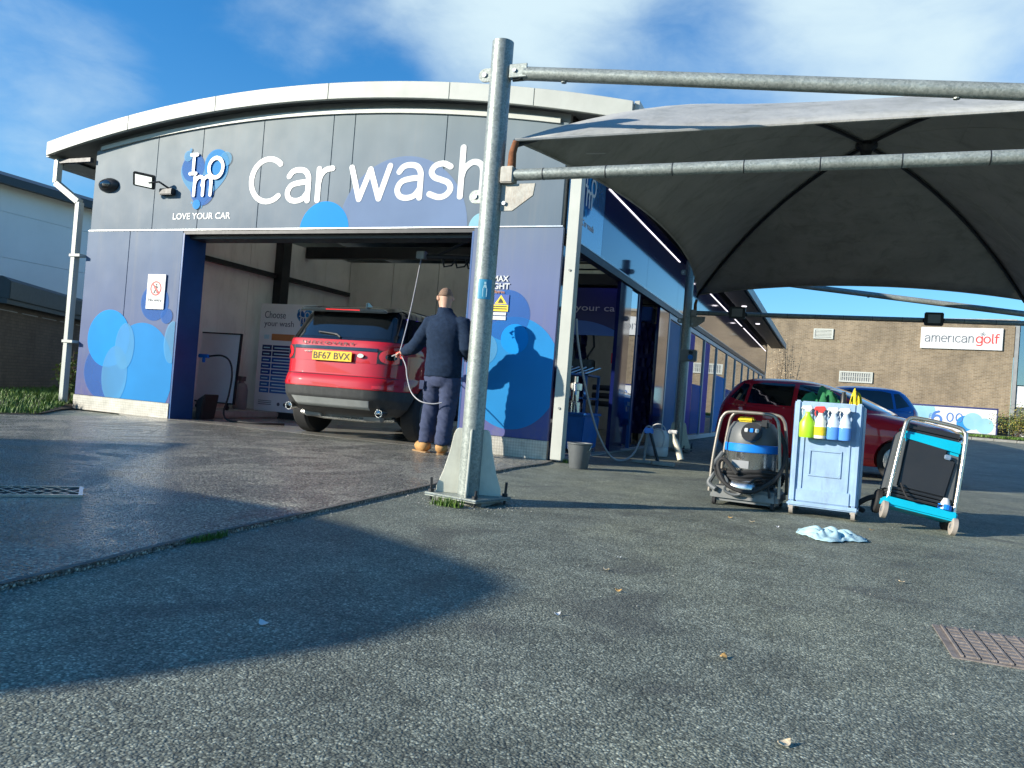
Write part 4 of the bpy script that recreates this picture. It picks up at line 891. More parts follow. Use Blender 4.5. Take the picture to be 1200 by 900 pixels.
# ---------------------------------------------------------------- signs and fittings on the front wall
pm('label_plate', (.30, .31, .32), .4); pm('vac_base', (.19, .20, .20), .5, grime=.5); pm('cream_plastic', (0.62, 0.60, 0.5), .5); pm('frame_tube', (.30, .27, .23), .45, .6, grime=.3); pm('castor_tan', (.34, .30, .26), .6); pm('chrome_warm', (.70, .62, .50), .25, .85); pm('iron', (.27, .235, .21), .7, .3, var=.35, vs=20, bs=.3, grime=.4, dirt=(.20, .13, .08))
t = thing('wall_floodlight', 'square floodlight with lit glass on a bracket beside the bubble heart logo', 'floodlight', (-9.1, FY - .002, 3.3))
rot = Matrix.Translation((-9.27, FY - .22, 3.37)) @ Matrix.Rotation(math.radians(24), 4, 'Z') @ Matrix.Rotation(math.radians(28), 4, 'X') @ Matrix.Rotation(math.radians(8), 4, 'Y')
MB().box((-.15, -.025, -.10), (.15, .03, .10)).xf(rot).build('housing', 'dark_metal', t, bev=.01)
MB().box((-.115, -.031, -.075), (.115, -.026, .075)).xf(rot).build('glass', 'flood_glass', t)
MB().tube([(-9.2, FY - .2, 3.34), (-9.05, FY - .16, 3.36), (-8.95, FY - .08, 3.29), (-8.93, FY - .01, 3.26)], .014, 8).build('arm', 'dark_metal', t, smooth=True)
MB().box((-9.12, FY - .09, 3.20), (-8.88, FY - .004, 3.29)).build('mount', 'dark_metal', t, bev=.01)
t = thing('security_light', 'black oval bulkhead lamp on the grey fascia near the white downpipe', 'lamp', (-10.2, FY - .002, 3.38))
MB().lathe([(0, .10), (.06, .10), (.13, .07), (.175, .02), (.175, 0)], (-10.2, FY - .003, 3.385), axis=(0, -1, 0), n=28, sx=1.1, sy=.62).build('housing', 'black_plastic', t, smooth=True)
MB().lathe([(0, .118), (.05, .112), (.10, .09)], (-10.2, FY - .003, 3.385), axis=(0, -1, 0), n=28, sx=1.1, sy=.6).build('lens', 'car_glass', t, smooth=True)
t = thing('no_entry_sign', 'white no entry sign with red circle and walking figure on blue panel', 'sign', (-9.09, FY - .012, 1.56))
MB().box((-9.262, FY - .022, 1.56), (-8.918, FY - .011, 2.065)).build('board', 'sign_white', t, bev=.003, seg=1)
mb = MB(); n = 40; cx, cz = -9.09, 1.86
vs = []
for k in range(n):
    a = 2 * math.pi * k / n
    for r in (.085, .105): vs.append((cx + r * math.cos(a), FY - .0245, cz + r * math.sin(a)))
mb.add(vs, [(2 * k, 2 * k + 1, (2 * k + 3) % (2 * n), (2 * k + 2) % (2 * n)) for k in range(n)])
d = .085 * .707
mb.add([(cx - d - .008, FY - .0262, cz + d - .008), (cx - d + .008, FY - .0262, cz + d + .008), (cx + d + .008, FY - .0262, cz - d + .008), (cx + d - .008, FY - .0262, cz - d - .008)], [(0, 1, 2, 3)]).build('prohibition_ring', 'print_red', t, recalc=False)
mb = MB(); y = FY - .0252
for poly in (disc(cx + .008, cz + .056, .014, 14), [(cx - .014, cz + .036), (cx - .012, cz - .012), (cx + .016, cz - .010), (cx + .022, cz + .036)], [(cx - .012, cz - .012), (cx - .04, cz - .07), (cx - .024, cz - .072), (cx + .006, cz - .014)], [(cx + .0, cz - .012), (cx + .024, cz - .07), (cx + .040, cz - .068), (cx + .016, cz - .010)], [(cx - .014, cz + .034), (cx - .042, cz + .0), (cx - .034, cz - .006), (cx - .008, cz + .02)], [(cx + .02, cz + .034), (cx + .045, cz + .006), (cx + .038, cz - .002), (cx + .014, cz + .018)]):
    mb.add([(x, y, z) for x, z in poly], [tuple(range(len(poly)))])
mb.build('figure', 'print_black', t, recalc=False)
text('lettering', 'No entry', (-9.215, FY - .0225, 1.66), *FRONT, .25, .055, 'print_grey', t)
t = thing('height_notice', 'yellow warning sticker under white maximum height lettering on the corner panel', 'sign', (-3.79, FY - .01, 1.59))
text('lettering', 'MAX', (-3.82, FY - .009, 2.055), *FRONT, .20, .07, 'letter_white', t, bold=.02)
text('lettering', 'HEIGHT', (-3.96, FY - .009, 1.965), *FRONT, .36, .07, 'letter_white', t, bold=.02)
text('lettering', '2.0 Metres', (-3.90, FY - .009, 1.915), *FRONT, .24, .035, 'print_orange', t)
MB().box((-3.98, FY - .012, 1.70), (-3.595, FY - .008, 1.90)).build('sticker', 'print_blue', t)
MB().box((-3.80, FY - .0135, 1.702), (-3.60, FY - .0123, 1.78)).build('sticker_band', 'print_yellow', t)
for z in (1.725, 1.752): MB().box((-3.785, FY - .0146, z), (-3.615, FY - .0138, z + .012)).build('small_print', 'print_black', t)
MB().add([(-3.775, FY - .0135, 1.79), (-3.62, FY - .0135, 1.79), (-3.698, FY - .0135, 1.895)], [(0, 1, 2)]).build('warning_triangle', 'print_yellow', t, recalc=False)
MB().add([(-3.735, FY - .0145, 1.80), (-3.66, FY - .0145, 1.80), (-3.675, FY - .0145, 1.83), (-3.70, FY - .0145, 1.862), (-3.72, FY - .0145, 1.835)], [(0, 1, 2, 3, 4)]).build('warning_symbol', 'print_black', t, recalc=False)
MB().prism(disc(-3.875, 1.845, .05, 24), (0, FY - .0125, 0), (1, 0, 0), (0, 0, 1), (0, -.001, 0)).build('prohibition_disc', 'print_red', t)
MB().box((-3.97, FY - .012, 1.655), (-3.62, FY - .008, 1.69)).build('sticker', 'sign_white', t)
MB().box((-3.97, FY - .012, 1.60), (-3.62, FY - .008, 1.645)).build('sticker', 'sign_white', t)

# ---------------------------------------------------------------- things inside the wash bay
PL = thing('concrete_step', 'low grey concrete step along the white bay wall', 'step', (-9.1, 10, .018))
MB().box((-9.58, FY + .5, .02), (-8.75, 11.2, .13)).build('slab', 'concrete', PL, bev=.02)
t = thing('menu_totem', 'tall white price totem listing washes in blue rows', 'totem', (-8.7, 11.05, .02))
MB().box((-9.28, 11.0, .13), (-8.12, 11.16, 1.98)).build('panel', 'board_white', t, bev=.01)
MB().box((-9.22, 11.02, .02), (-8.18, 11.14, .128)).build('plinth', 'black_plastic', t)
yy = 10.9985
text('lettering', 'Choose', (-9.18, yy, 1.73), *FRONT, .44, .12, 'print_grey', t, bold=-.005)
text('lettering', 'your wash', (-9.18, yy, 1.56), *FRONT, .62, .13, 'print_grey', t, bold=-.005)
logo((-8.36, yy - .0005, 1.76), (1, 0, 0), (0, 0, 1), .3, (0, -1, 0), t)
MB().box((-9.0, yy - .003, 1.35), (-8.42, yy, 1.46)).build('offer_strip', 'print_orange', t); MB().box((-9.16, yy - .003, 1.37), (-9.06, yy, 1.44)).build('offer_tab', 'print_pale', t)
for r in range(8):
    m = ('print_navy', 'print_navy', 'print_blue', 'print_blue', 'print_blue', 'print_midblue', 'print_midblue', 'print_midblue')[r]; z = 1.18 - r * .105
    MB().box((-9.18, yy - .003, z), (-8.98, yy, z + .085)).build('menu_cell', m, t); MB().box((-8.96, yy - .003, z), (-8.42 - .02 * r, yy, z + .085)).build('menu_cell', m, t)
    MB().box((-9.15, yy - .005, z + .03), (-9.02, yy - .0035, z + .05)).build('menu_print', 'print_pale', t); MB().box((-8.92, yy - .005, z + .03), (-8.55, yy - .0035, z + .05)).build('menu_print', 'print_pale', t)
for k in range(3): MB().prism(disc(-8.75 + k * .13, .26, .03, 14), (0, yy - .003, 0), (1, 0, 0), (0, 0, 1), (0, .002, 0)).build('round_mark', 'print_grey', t)
for k in range(3): MB().box((-9.18, yy - .003, .24 + k * .03), (-8.9, yy, .25 + k * .03)).build('small_print', 'print_grey', t)
t = thing('whiteboard', 'blank white notice board on castors against the bay wall', 'board', (-9.25, 10.0, .13))
lean = Matrix.Translation((-9.25, 9.98, .25)) @ Matrix.Rotation(math.radians(-3), 4, 'X')
MB().box((-.40, -.015, .0), (.43, .015, 1.10)).xf(lean).build('panel', 'board_white', t, bev=.006)
mb = MB()
for lo, hi in (((-.425, -.02, -.02), (.455, .02, .0)), ((-.425, -.02, 1.10), (.455, .02, 1.12)), ((-.425, -.02, 0), (-.402, .02, 1.10)), ((.432, -.02, 0), (.455, .02, 1.10))): mb.box(lo, hi)
mb.xf(lean).build('frame', 'dark_metal', t)
for x in (-.3, .02, .32):
    MB().cyl((-9.25 + x - .012, 9.98, .165), (-9.25 + x + .012, 9.98, .165), .033, n=14).build('castor', 'black_rubber', t); MB().box((-9.25 + x - .01, 9.965, .18), (-9.25 + x + .01, 9.995, .235)).build('castor_fork', 'dark_metal', t)
t = thing('glass_screen', 'pale glass splash screen fixed along the bay wall', 'screen', (-9.55, 9.3, .13))
MB().box((-9.56, 9.05, .14), (-9.545, 9.62, 1.30)).build('pane', 'shop_glass', t); MB().box((-9.57, 9.04, 1.302), (-9.535, 9.63, 1.325)).build('top_rail', 'dark_metal', t)
t = thing('gas_cylinder', 'grey gas cylinder with collar beside the menu totem', 'cylinder', (-9.33, 10.72, .13))
MB().lathe([(.0, .0), (.10, .0), (.115, .03), (.115, .33), (.09, .42), (.045, .46), (.045, .5), (.0, .5)], (-9.33, 10.72, .13), n=24).build('vessel', 'mid_grey', t, smooth=True)
MB().lathe([(.07, .48), (.075, .56), (.068, .56), (.063, .48)], (-9.33, 10.72, .13), n=20).build('collar', 'grey_plastic', t, smooth=True); MB().cyl((-9.33, 10.72, .63), (-9.33, 10.72, .67), .02, n=10).build('valve', 'dark_metal', t)
t = thing('spray_lance', 'blue trigger lance clipped to the bay jamb with black hose', 'lance', (-8.75, 9.3, .9))
MB().box((-8.92, 9.25, .93), (-8.72, 9.30, .985)).build('grip', 'bright_blue', t, bev=.01); MB().box((-8.84, 9.255, .86), (-8.80, 9.295, .93)).build('trigger', 'bright_blue', t, bev=.008)
MB().hose([(-8.72, 9.28, .96), (-8.5, 9.3, .98), (-8.36, 9.32, .9), (-8.30, 9.32, .7), (-8.33, 9.32, .4), (-8.38, 9.3, .14), (-8.2, 9.2, .04), (-7.9, 9.15, .035), (-7.6, 9.25, .035), (-7.5, 9.6, .035)], .014, 8).build('hose', 'black_rubber', t, smooth=True)
t = thing('waste_bin', 'dark angled plastic bin against the bay jamb', 'bin', (-8.52, 9.1, .02))
MB().prism([(-8.64, .02), (-8.54, .02), (-8.48, .40), (-8.64, .30)], (0, 9.0, 0), (1, 0, 0), (0, 0, 1), (0, .3, 0)).build('body', 'black_plastic', t, bev=.015)
# wash gantry seen through the side bay
t = thing('wash_gantry', 'dark blue wash gantry arch with slogan and hanging brushes', 'car wash machine', (-4.9, 13.7, .02))
arc = [(-6.3, 1.98)] + [(-6.2 + 2.85 * k / 20, 1.98 + .16 * math.sin(math.pi * k / 20)) for k in range(21)] + [(-3.3, 1.98), (-3.3, 2.75), (-6.3, 2.75)]
MB().prism(arc, (0, 13.55, 0), (1, 0, 0), (0, 0, 1), (0, .5, 0)).build('cross_beam', 'print_navy', t)
arc2 = [(-5.2 + 1.8 * k / 16, 1.90 + .26 * math.sin(math.pi * k / 16)) for k in range(17)]
MB().prism(arc2, (0, 13.542, 0), (1, 0, 0), (0, 0, 1), (0, .006, 0)).build('printed_arc', 'print_midblue', t)
text('lettering', 'love your car', (-4.85, 13.535, 2.30), *FRONT, 1.28, .15, 'letter_white', t)
for x in (-6.3, -3.62): MB().box((x, 13.56, .02), (x + .3, 14.04, 1.97)).build('upright', 'print_navy', t, bev=.02)
for x in (-4.6, -4.3, -4.05): MB().tube([(x, 13.6, 1.97), (x + .05, 13.55, 1.7), (x - .05, 13.5, 1.5), (x + .05, 13.5, 1.3)], .02, 8).build('supply_hose', 'black_rubber', t)
MB().box((-4.75, 13.42, 1.28), (-3.95, 13.54, 1.46)).build('nozzle_bar', 'black_plastic', t, bev=.02); MB().lathe([(.1, 0), (.1, .55), (.04, .6), (.04, .9)], (-4.35, 13.45, .72), n=12).build('brush_motor', 'black_plastic', t)
for k in range(3): MB().cyl((-3.95 + .0, 13.5, .7 + k * .14), (-3.62, 13.5, .7 + k * .14), .05, n=10).build('flex_duct', 'black_rubber', t)
MB().box((-3.66, 13.5, 1.42), (-3.60, 13.555, 1.60)).build('warning_label', 'print_red', t)
t = thing('pump_rack', 'blue wire pump rack with hoses behind the blue tank', 'rack', (-4.1, 12.2, .02))
for x in (-4.7, -3.6):
    for y in (11.9, 12.6): MB().box((x - .02, y - .02, .02), (x + .02, y + .02, 1.15)).build('post', 'tank_blue', t)
for z in (.35, .75, 1.12): MB().box((-4.72, 11.88, z), (-3.58, 12.62, z + .03)).build('shelf', 'tank_blue', t)
for k in range(9): MB().cyl((-4.6 + k * .12, 11.88, 1.14), (-4.55 + k * .12, 12.6, 1.28), .012, n=6).build('rail', 'aluminium', t)
for x in (-4.4, -4.0): MB().lathe([(.11, 0), (.11, .2), (.05, .24), (.05, .28)], (x, 12.2, .785), n=14).build('pump', 'steel', t)
t = thing('chemical_tank', 'bright blue square tank with pump on top inside the side bay', 'tank', (-3.45, 10.7, .02))
MB().prism([(-.33, .06), (.33, .06), (.36, .52), (-.36, .52)], (-3.45, 10.28, 0), (1, 0, 0), (0, 0, 1), (0, .75, 0)).build('vessel', 'tank_blue', t, bev=.02)
MB().box((-3.83, 10.26, .522), (-3.07, 11.05, .555)).build('rim', 'tank_blue', t, bev=.01)
MB().lathe([(.09, 0), (.09, .14), (.06, .16), (.06, .30), (.10, .31), (.10, .40), (.03, .42), (.03, .5)], (-3.35, 10.6, .556), n=18).build('pump', 'steel', t, smooth=True)
MB().tube([(-3.33, 10.5, .95), (-3.3, 10.45, .8), (-3.28, 10.5, .56)], .018, 8).build('pipe', 'steel', t)
for x in (-3.7, -3.2):
    for y in (10.35, 10.95): MB().cyl((x - .015, y, .055), (x + .015, y, .055), .036, n=12).build('castor', 'black_rubber', t)

# upright wash brushes deeper in the tunnel
for bi, (bx_, by_) in enumerate(((-3.75, 16.2), (-5.5, 16.4))):
    t = thing('wash_brush', ('tall navy wash brush standing behind the second side opening', 'tall navy wash brush by the inner tunnel wall')[bi], 'brush', (bx_, by_, .02), 0, 'upright brushes in the wash tunnel')
    rows_ = []
    for i in range(26):
        z_ = .15 + i * .09; rows_.append([(bx_ + (.42 + .05 * math.sin(9 * a_ + i * 1.7) + .04 * math.sin(23 * a_ + i)) * math.cos(a_), by_ + (.42 + .05 * math.sin(9 * a_ + i * 1.7) + .04 * math.sin(23 * a_ + i)) * math.sin(a_), z_) for a_ in [2 * math.pi * k / 48 for k in range(49)]])
    MB().grid(rows_).build('bristles', 'print_navy', t, smooth=True); MB().cyl((bx_, by_, .02), (bx_, by_, 2.6), .06, n=14).build('spindle', 'dark_metal', t); MB().box((bx_ - .2, by_ - .2, 2.45), (bx_ + .2, by_ + .2, 2.75)).build('drive_motor', 'tank_blue', t, bev=.02)

# ---------------------------------------------------------------- clutter along the side bays
t = thing('bucket', 'dark grey plastic bucket on the tarmac by the white downpipe', 'bucket', (-2.47, 8.12, 0))
MB().lathe([(0, .0), (.095, 0), (.10, .01), (.128, .255), (.138, .262), (.138, .275), (.125, .275), (.118, .26), (.092, .02), (0, .02)], (-2.47, 8.12, 0.001), n=32).build('pail', 'grey_plastic', t, smooth=True)
MB().tube([(-2.47 + .132 * math.cos(a), 8.12 - .02 - .06 * math.sin(a), .255 - .11 * math.sin(a)) for a in [math.pi * k / 14 for k in range(15)]], .004, 6).build('handle', 'steel', t)
MB().lathe([(0, 0), (.117, 0)], (-2.47, 8.12, .21), n=24).build('water', 'car_glass', t)
t = thing('foam_hose', 'pale grey hose sagging from the downpipe to the hose stand', 'hose', (-2.5, 9.2, .02))
hp = [(-2.79, 8.66, 1.66), (-2.775, 8.70, 1.45), (-2.73, 8.82, 1.1), (-2.68, 9.0, .75), (-2.62, 9.2, .42), (-2.52, 9.35, .16), (-2.45, 9.55, .035), (-2.36, 9.75, .03), (-2.28, 9.85, .12), (-2.22, 9.88, .28), (-2.17, 9.88, .42), (-2.12, 9.87, .47), (-2.06, 9.86, .43)]
MB().hose(hp, .013, 10).build('line', 'hose_grey', t, smooth=True)
t = thing('hose_stand', 'weathered trestle stand with blue clip holding the grey hose', 'stand', (-2.1, 9.85, 0))
MB().tube([(-2.12, 9.86, .46), (-1.96, 9.83, .03)], .019, 8).build('leg', 'dark_metal', t); MB().tube([(-2.13, 9.88, .46), (-2.16, 9.9, .03)], .017, 8).build('leg', 'mid_grey', t)
MB().tube([(-2.10, 9.87, .46), (-2.05, 10.15, .03)], .017, 8).build('leg', 'mid_grey', t)
MB().box((-2.17, 9.83, .38), (-2.06, 9.9, .45)).build('clip', 'bright_blue', t, bev=.01); MB().box((-2.02, 9.76, .002), (-1.76, 9.88, .045)).build('foot', 'concrete', t, bev=.006); MB().box((-2.3, 9.84, .002), (-2.08, 9.95, .035)).build('foot', 'concrete', t, bev=.006)
MB().hose([(-2.06, 9.87, .43), (-1.98, 9.9, .44), (-1.93, 9.92, .36), (-1.94, 9.9, .22)], .010, 8).build('hose_end', 'hose_grey', t)
t = thing('plastic_drum', 'white plastic drum with handle behind the hose stand', 'drum', (-2.35, 11.6, 0))
MB().lathe([(0, 0), (.15, 0), (.165, .03), (.165, .12), (.158, .135), (.165, .15), (.165, .30), (.13, .36), (.12, .38), (0, .38)], (-2.35, 11.6, .001), n=28).build('body', 'sign_white', t, smooth=True)
MB().tube([(-2.35 + .11 * math.cos(a), 11.6, .37 + .10 * math.sin(a)) for a in [math.pi * k / 10 for k in range(11)]], .008, 6).build('handle', 'sign_white', t)
t = thing('spray_bottle', 'worn cream pump bottle leaning beside the white drum', 'bottle', (-2.02, 11.2, 0))
MB().tube([(-1.92, 11.18, .003), (-1.96, 11.2, .12), (-2.02, 11.22, .26), (-2.04, 11.22, .31), (-2.05, 11.23, .36)], [.045, .045, .038, .02, .02], 12).build('body', 'cream_plastic', t, smooth=True)
MB().box((-2.13, 11.2, .36), (-2.0, 11.26, .41)).build('trigger_head', 'sign_white', t, bev=.01)
for (x, y, z) in ((-2.36, 13.46, 1.62),):
    t = thing('socket_box', 'grey weatherproof socket box on the shaded mast', 'socket', (x, y, z))
    MB().box((x - .08, y - .10, z - .10), (x + .20, y - .02, z + .10)).build('box', 'mid_grey', t, bev=.015); MB().lathe([(0, .03), (.04, .03), (.045, 0)], (x + .10, y - .10, z - .03), axis=(0, -1, 0), n=14).build('socket', 'bright_blue', t)
    MB().lathe([(0, .03), (.03, .03), (.035, 0)], (x + .10, y - .10, z + .05), axis=(0, -1, 0), n=14).build('switch', 'black_plastic', t)
for i, x in enumerate((-1.56, 1.33)):
    t = thing('canopy_floodlight', ('black floodlight on the far canopy arm beside the roof eave', 'black floodlight on the far canopy arm below the shop sign')[i], 'floodlight', (x, P2.y, 2.36), 0, 'floodlights on the far canopy arm')
    MB().box((x - .13, P2.y - .14, 2.27), (x + .13, P2.y - .06, 2.47)).build('housing', 'black_plastic', t, bev=.012); MB().box((x - .085, P2.y - .146, 2.305), (x + .085, P2.y - .141, 2.435)).build('glass', 'mid_grey', t)
    MB().tube([(x - .14, P2.y - .1, 2.37), (x - .14, P2.y - .03, 2.34), (x, P2.y, 2.32), (x + .14, P2.y - .03, 2.34), (x + .14, P2.y - .1, 2.37)], .01, 6).build('bracket', 'dark_metal', t)

# ---------------------------------------------------------------- valeting machines
def place(t, mb): return mb
VM = thing('wet_vacuum', 'steel drum wet vacuum with blue band in a tubular frame', 'vacuum cleaner', (-.575, 6.55, ground_z(-.575, 6.5)), math.radians(-5))
def V(mb, name, m, **k): return mb.build(name, m, VM, world=False, **k)
V(MB().prism([(-.26, .035), (.26, .035), (.25, .14), (-.245, .15)], (0, -.22, 0), (1, 0, 0), (0, 0, 1), (0, .48, 0)), 'base', 'vac_base', bev=.025)
V(MB().lathe([(.0, .15), (.19, .15), (.205, .17), (.21, .20), (.198, .21), (.198, .43), (.205, .44)], (0, .02, 0), n=40), 'drum', 'steel', smooth=True)
V(MB().lathe([(.206, .425), (.21, .43), (.21, .485), (.206, .49)], (0, .02, 0), n=40), 'band', 'bright_blue', smooth=True)
V(MB().lathe([(.205, .486), (.206, .52), (.192, .60), (.155, .655), (.07, .675), (0, .676)], (0, .02, 0), n=40), 'head', 'grey_plastic', smooth=True)
V(MB().lathe([(.0, .0), (.075, .0), (.08, .01), (.08, .03)], (.03, -.185, .575), axis=(0, -1, .55), n=24), 'switch_panel', 'black_plastic', smooth=True)
for k, m in ((-1, 'sign_white'), (0, 'bright_blue'), (1, 'sign_white')): V(MB().box((.03 + k * .04 - .014, -.222, .585 + .0), (.03 + k * .04 + .014, -.195, .615)), 'switch', m, bev=.004)
V(MB().box((-.10, -.12, .66), (.02, -.02, .70)), 'float_latch', 'cloth_yellow', bev=.012)
V(MB().box((.07, -.13, .62), (.14, -.02, .685)), 'motor_cap', 'black_plastic', bev=.015)
for sy in (-.20, .20):
    V(MB().hose([(-.265, sy, .10), (-.255, sy * .95, .35), (-.225, sy * .9, .62), (-.20, sy * .85, .70), (-.15, sy * .85, .73), (0, sy * .85, .735), (.15, sy * .85, .73), (.20, sy * .85, .70), (.225, sy * .9, .62), (.25, sy * .95, .35), (.26, sy, .10)], .013, 10), 'frame_hoop', 'frame_tube', smooth=True)
coil = []
for k in range(64):
    a = k * .42; r = .20 + .03 * math.sin(k * 1.3); coil.append((r * 1.12 * math.cos(a), -.01 + r * math.sin(a), .18 + .0016 * k + .012 * math.sin(k * .9)))
V(MB().hose(coil, .016, 8, 2), 'suction_hose', 'black_rubber', smooth=True)
V(MB().hose([(-.24, -.16, .30), (-.2, -.24, .22), (-.1, -.255, .16), (.02, -.25, .17), (.1, -.24, .24), (.17, -.22, .2), (.2, -.24, .1)], .009, 6), 'power_cable', 'black_rubber', smooth=True)
V(MB().hose([(-.2, -.2, .26), (-.12, -.26, .2), (-.13, -.26, .12), (-.03, -.26, .10), (.05, -.25, .18)], .012, 6), 'power_cable', 'grey_plastic', smooth=True)
V(MB().lathe([(.0, 0), (.065, 0), (.07, .02), (.07, .16), (.05, .18)], (-.09, -.2, .15), axis=(1, 0, 0), n=18), 'nozzle_head', 'steel', smooth=True)
V(MB().hose([(.21, -.05, .6), (.27, -.12, .48), (.26, -.2, .3), (.18, -.25, .2), (.05, -.27, .13), (-.12, -.27, .17), (-.2, -.24, .3), (-.16, -.23, .36), (-.05, -.25, .26)], .017, 8), 'suction_hose', 'black_rubber', smooth=True)
V(MB().hose([(-.22, .0, .4), (-.27, -.05, .3), (-.24, -.18, .24), (-.27, -.2, .16), (-.2, -.25, .12)], .02, 8), 'suction_hose', 'grey_plastic', smooth=True)
V(MB().box((-.11, -.1835, .30), (.02, -.18, .36)), 'maker_label', 'label_plate', bev=.001)
for x, y in ((-.22, -.2), (.22, -.2), (-.22, .22), (.22, .22)): V(MB().cyl((x - .012, y, .033), (x + .012, y, .033), .032, n=14), 'castor', 'black_rubber')

CT = thing('valet_cart', 'pale blue panelled valeting cart on castors hung with spray bottles', 'cart', (-.01, 6.56, ground_z(0, 6.6)), math.radians(-4))
def K(mb, name, m, **k): return mb.build(name, m, CT, world=False, **k)
W, D = .235, .24
K(MB().box((-W + .03, -D + .006, .14), (W - .03, -D + .02, .80)), 'front_panel', 'cart_blue')
for x0, x1 in ((-W, -W + .045), (W - .045, W)): K(MB().box((x0, -D - .012, .10), (x1, -D + .03, .86)), 'corner_post', 'cart_blue', bev=.01)
K(MB().box((-W + .046, -D - .008, .79), (W - .046, -D + .03, .855)), 'top_rail', 'cart_blue', bev=.008); K(MB().box((-W + .046, -D - .008, .10), (W - .046, -D + .03, .20)), 'bottom_rail', 'cart_blue', bev=.008)
for z0, z1 in ((.30, .50), (.56, .68)):
    mb = MB(); x0, x1 = -.115, .115
    for lo, hi in (((x0, -D - .002, z0), (x1, -D + .0055, z0 + .014)), ((x0, -D - .002, z1 - .014), (x1, -D + .0055, z1)), ((x0, -D - .002, z0 + .014), (x0 + .014, -D + .0055, z1 - .014)), ((x1 - .014, -D - .002, z0 + .014), (x1, -D + .0055, z1 - .014))): mb.box(lo, hi)
    K(mb, 'panel_moulding', 'cart_blue', bev=.002, seg=1)
for s in (-1, 1): K(MB().box((s * (W - .075) - .006, -D - .002, .20), (s * (W - .075) + .006, -D + .0055, .79)), 'rib', 'cart_blue')
for s in (-1, 1): K(MB().box((s * W - .008, -D + .031, .10), (s * W + .008, D, .84)), 'side_panel', 'cart_blue', bev=.004)
K(MB().box((-W + .01, D - .01, .10), (W - .01, D + .006, .84)), 'rear_panel', 'cart_blue'); K(MB().box((-W - .012, -D - .02, .065), (W + .012, D + .012, .099)), 'base', 'cart_blue', bev=.01)
K(MB().box((-W + .01, -D + .031, .72), (W - .01, D - .012, .735)), 'tray', 'cart_blue')
for x, y in ((-W + .02, -D + .02), (W - .02, -D + .02), (-W + .02, D - .03), (W - .02, D - .03)):
    c = K(MB().cyl((x - .014, y, .041), (x + .014, y, .041), .04, n=16), 'castor', 'castor_tan')
    K(MB().box((x - .022, y - .025, .05), (x + .022, y + .02, .066)), 'castor_plate', 'rusty_galv')
ctm = abs_m(CT)
def bottle(lx, mat_liq, mat_trig, lab, flat=False, h=.185):
    pos = ctm @ Vector((lx, -D - .065, .585)); t = thing('spray_bottle', lab, 'bottle', pos, math.radians(-4), 'spray bottles hooked on the cart'); t.scale = (1.14, 1.1, 1.14)
    if flat: prof = [(.0, 0), (.044, .0), (.048, .01), (.048, .095), (.030, .125), (.016, .15), (.016, .165)]
    else: prof = [(0, 0), (.034, 0), (.037, .01), (.037, .08), (.032, .1), (.034, .115), (.022, .14), (.015, .155), (.015, .165)]
    if mat_liq == 'liquid_blue':
        MB().lathe(prof[:4] + [(0, prof[3][1])], n=20, sy=.7).build('liquid', 'liquid_blue', t, world=False, smooth=True)
        MB().lathe([(a + .0015, b_) for a, b_ in prof[3:]], n=20, sy=.7).build('body', 'clear_plastic', t, world=False, smooth=True)
    else: MB().lathe(prof, n=20, sy=.7).build('body', mat_liq, t, world=False, smooth=True)
    if not flat and mat_liq == 'label_cream': MB().lathe([(.0378, .02), (.0378, .075)], n=20, sy=.71).build('label', 'cloth_yellow', t, world=False)
    MB().prism([(-.045, .185), (-.035, .205), (.02, .21), (.03, .19), (.012, .165), (-.012, .165), (-.02, .18)], (0, -.011, 0), (1, 0, 0), (0, 0, 1), (0, .022, 0)).build('trigger_head', mat_trig, t, world=False, bev=.003, seg=1)
    MB().tube([(-.03, 0, .185), (-.036, 0, .165), (-.03, 0, .145)], .004, 6).build('trigger', mat_trig, t, world=False)
    MB().box((-.006, .011, .19), (.006, .05, .2)).build('hook', mat_trig, t, world=False)
pm('lime_plastic', (0.36, 0.72, 0.02), .35, var=.05); pm('label_cream', (0.80, 0.78, 0.66), .4, var=.06); pm('liquid_blue', (0.10, 0.30, 0.75), .2, var=.05); pm('clear_plastic', (0.55, 0.66, 0.78), .2, var=.05)
bottle(-.135, 'lime_plastic', 'sign_white', 'lime green spray bottle with white trigger hooked on blue cart', True)
bottle(-.045, 'label_cream', 'print_red', 'cream spray bottle with red trigger hooked on blue cart')
bottle(.045, 'liquid_blue', 'sign_white', 'clear spray bottle of blue liquid on the cart beside the cream bottle'); bottle(.125, 'liquid_blue', 'sign_white', 'clear spray bottle of blue liquid on the cart near its corner post')
def crumple(name, cx, cy, z0, rx, ry, h, seed, mat, parent=None, n=26, fold=7.0, rot=0.0, outline=None):
    rnd = random.Random(seed); ph = [rnd.random() * 6.28 for _ in range(8)]; pts = []
    for i in range(n):
        row = []
        for j in range(n):
            u = -1 + 2 * i / (n - 1); v = -1 + 2 * j / (n - 1); r = max(abs(u), abs(v)); a = math.atan2(v, u)
            k = 1 / max(1e-6, math.hypot(u, v)) * r if r > 1e-6 else 1
            sc = 1 + .16 * math.sin(3 * a + ph[0]) + .10 * math.sin(5 * a + ph[1]); x = u * k * rx * sc; y = v * k * ry * sc
            f = abs(math.sin(fold * u + 2.2 * math.sin(2.3 * v + ph[2]) + ph[3])) * .6 + abs(math.sin(fold * .8 * v + 2 * math.sin(2 * u + ph[4]) + ph[5])) * .45 + .25 * math.sin(13 * u + 9 * v + ph[6])
            z = max(.004, h * (1 - r ** 3) * (.25 + .6 * f))
            if r > .98: z = .004 + .006 * abs(math.sin(9 * a + ph[7]))
            c, s = math.cos(rot), math.sin(rot); row.append((cx + x * c - y * s, cy + x * s + y * c, z0 + z))
        pts.append(row)
    return MB().grid(pts).build(name, mat, parent, smooth=True, recalc=False, solid=.004)
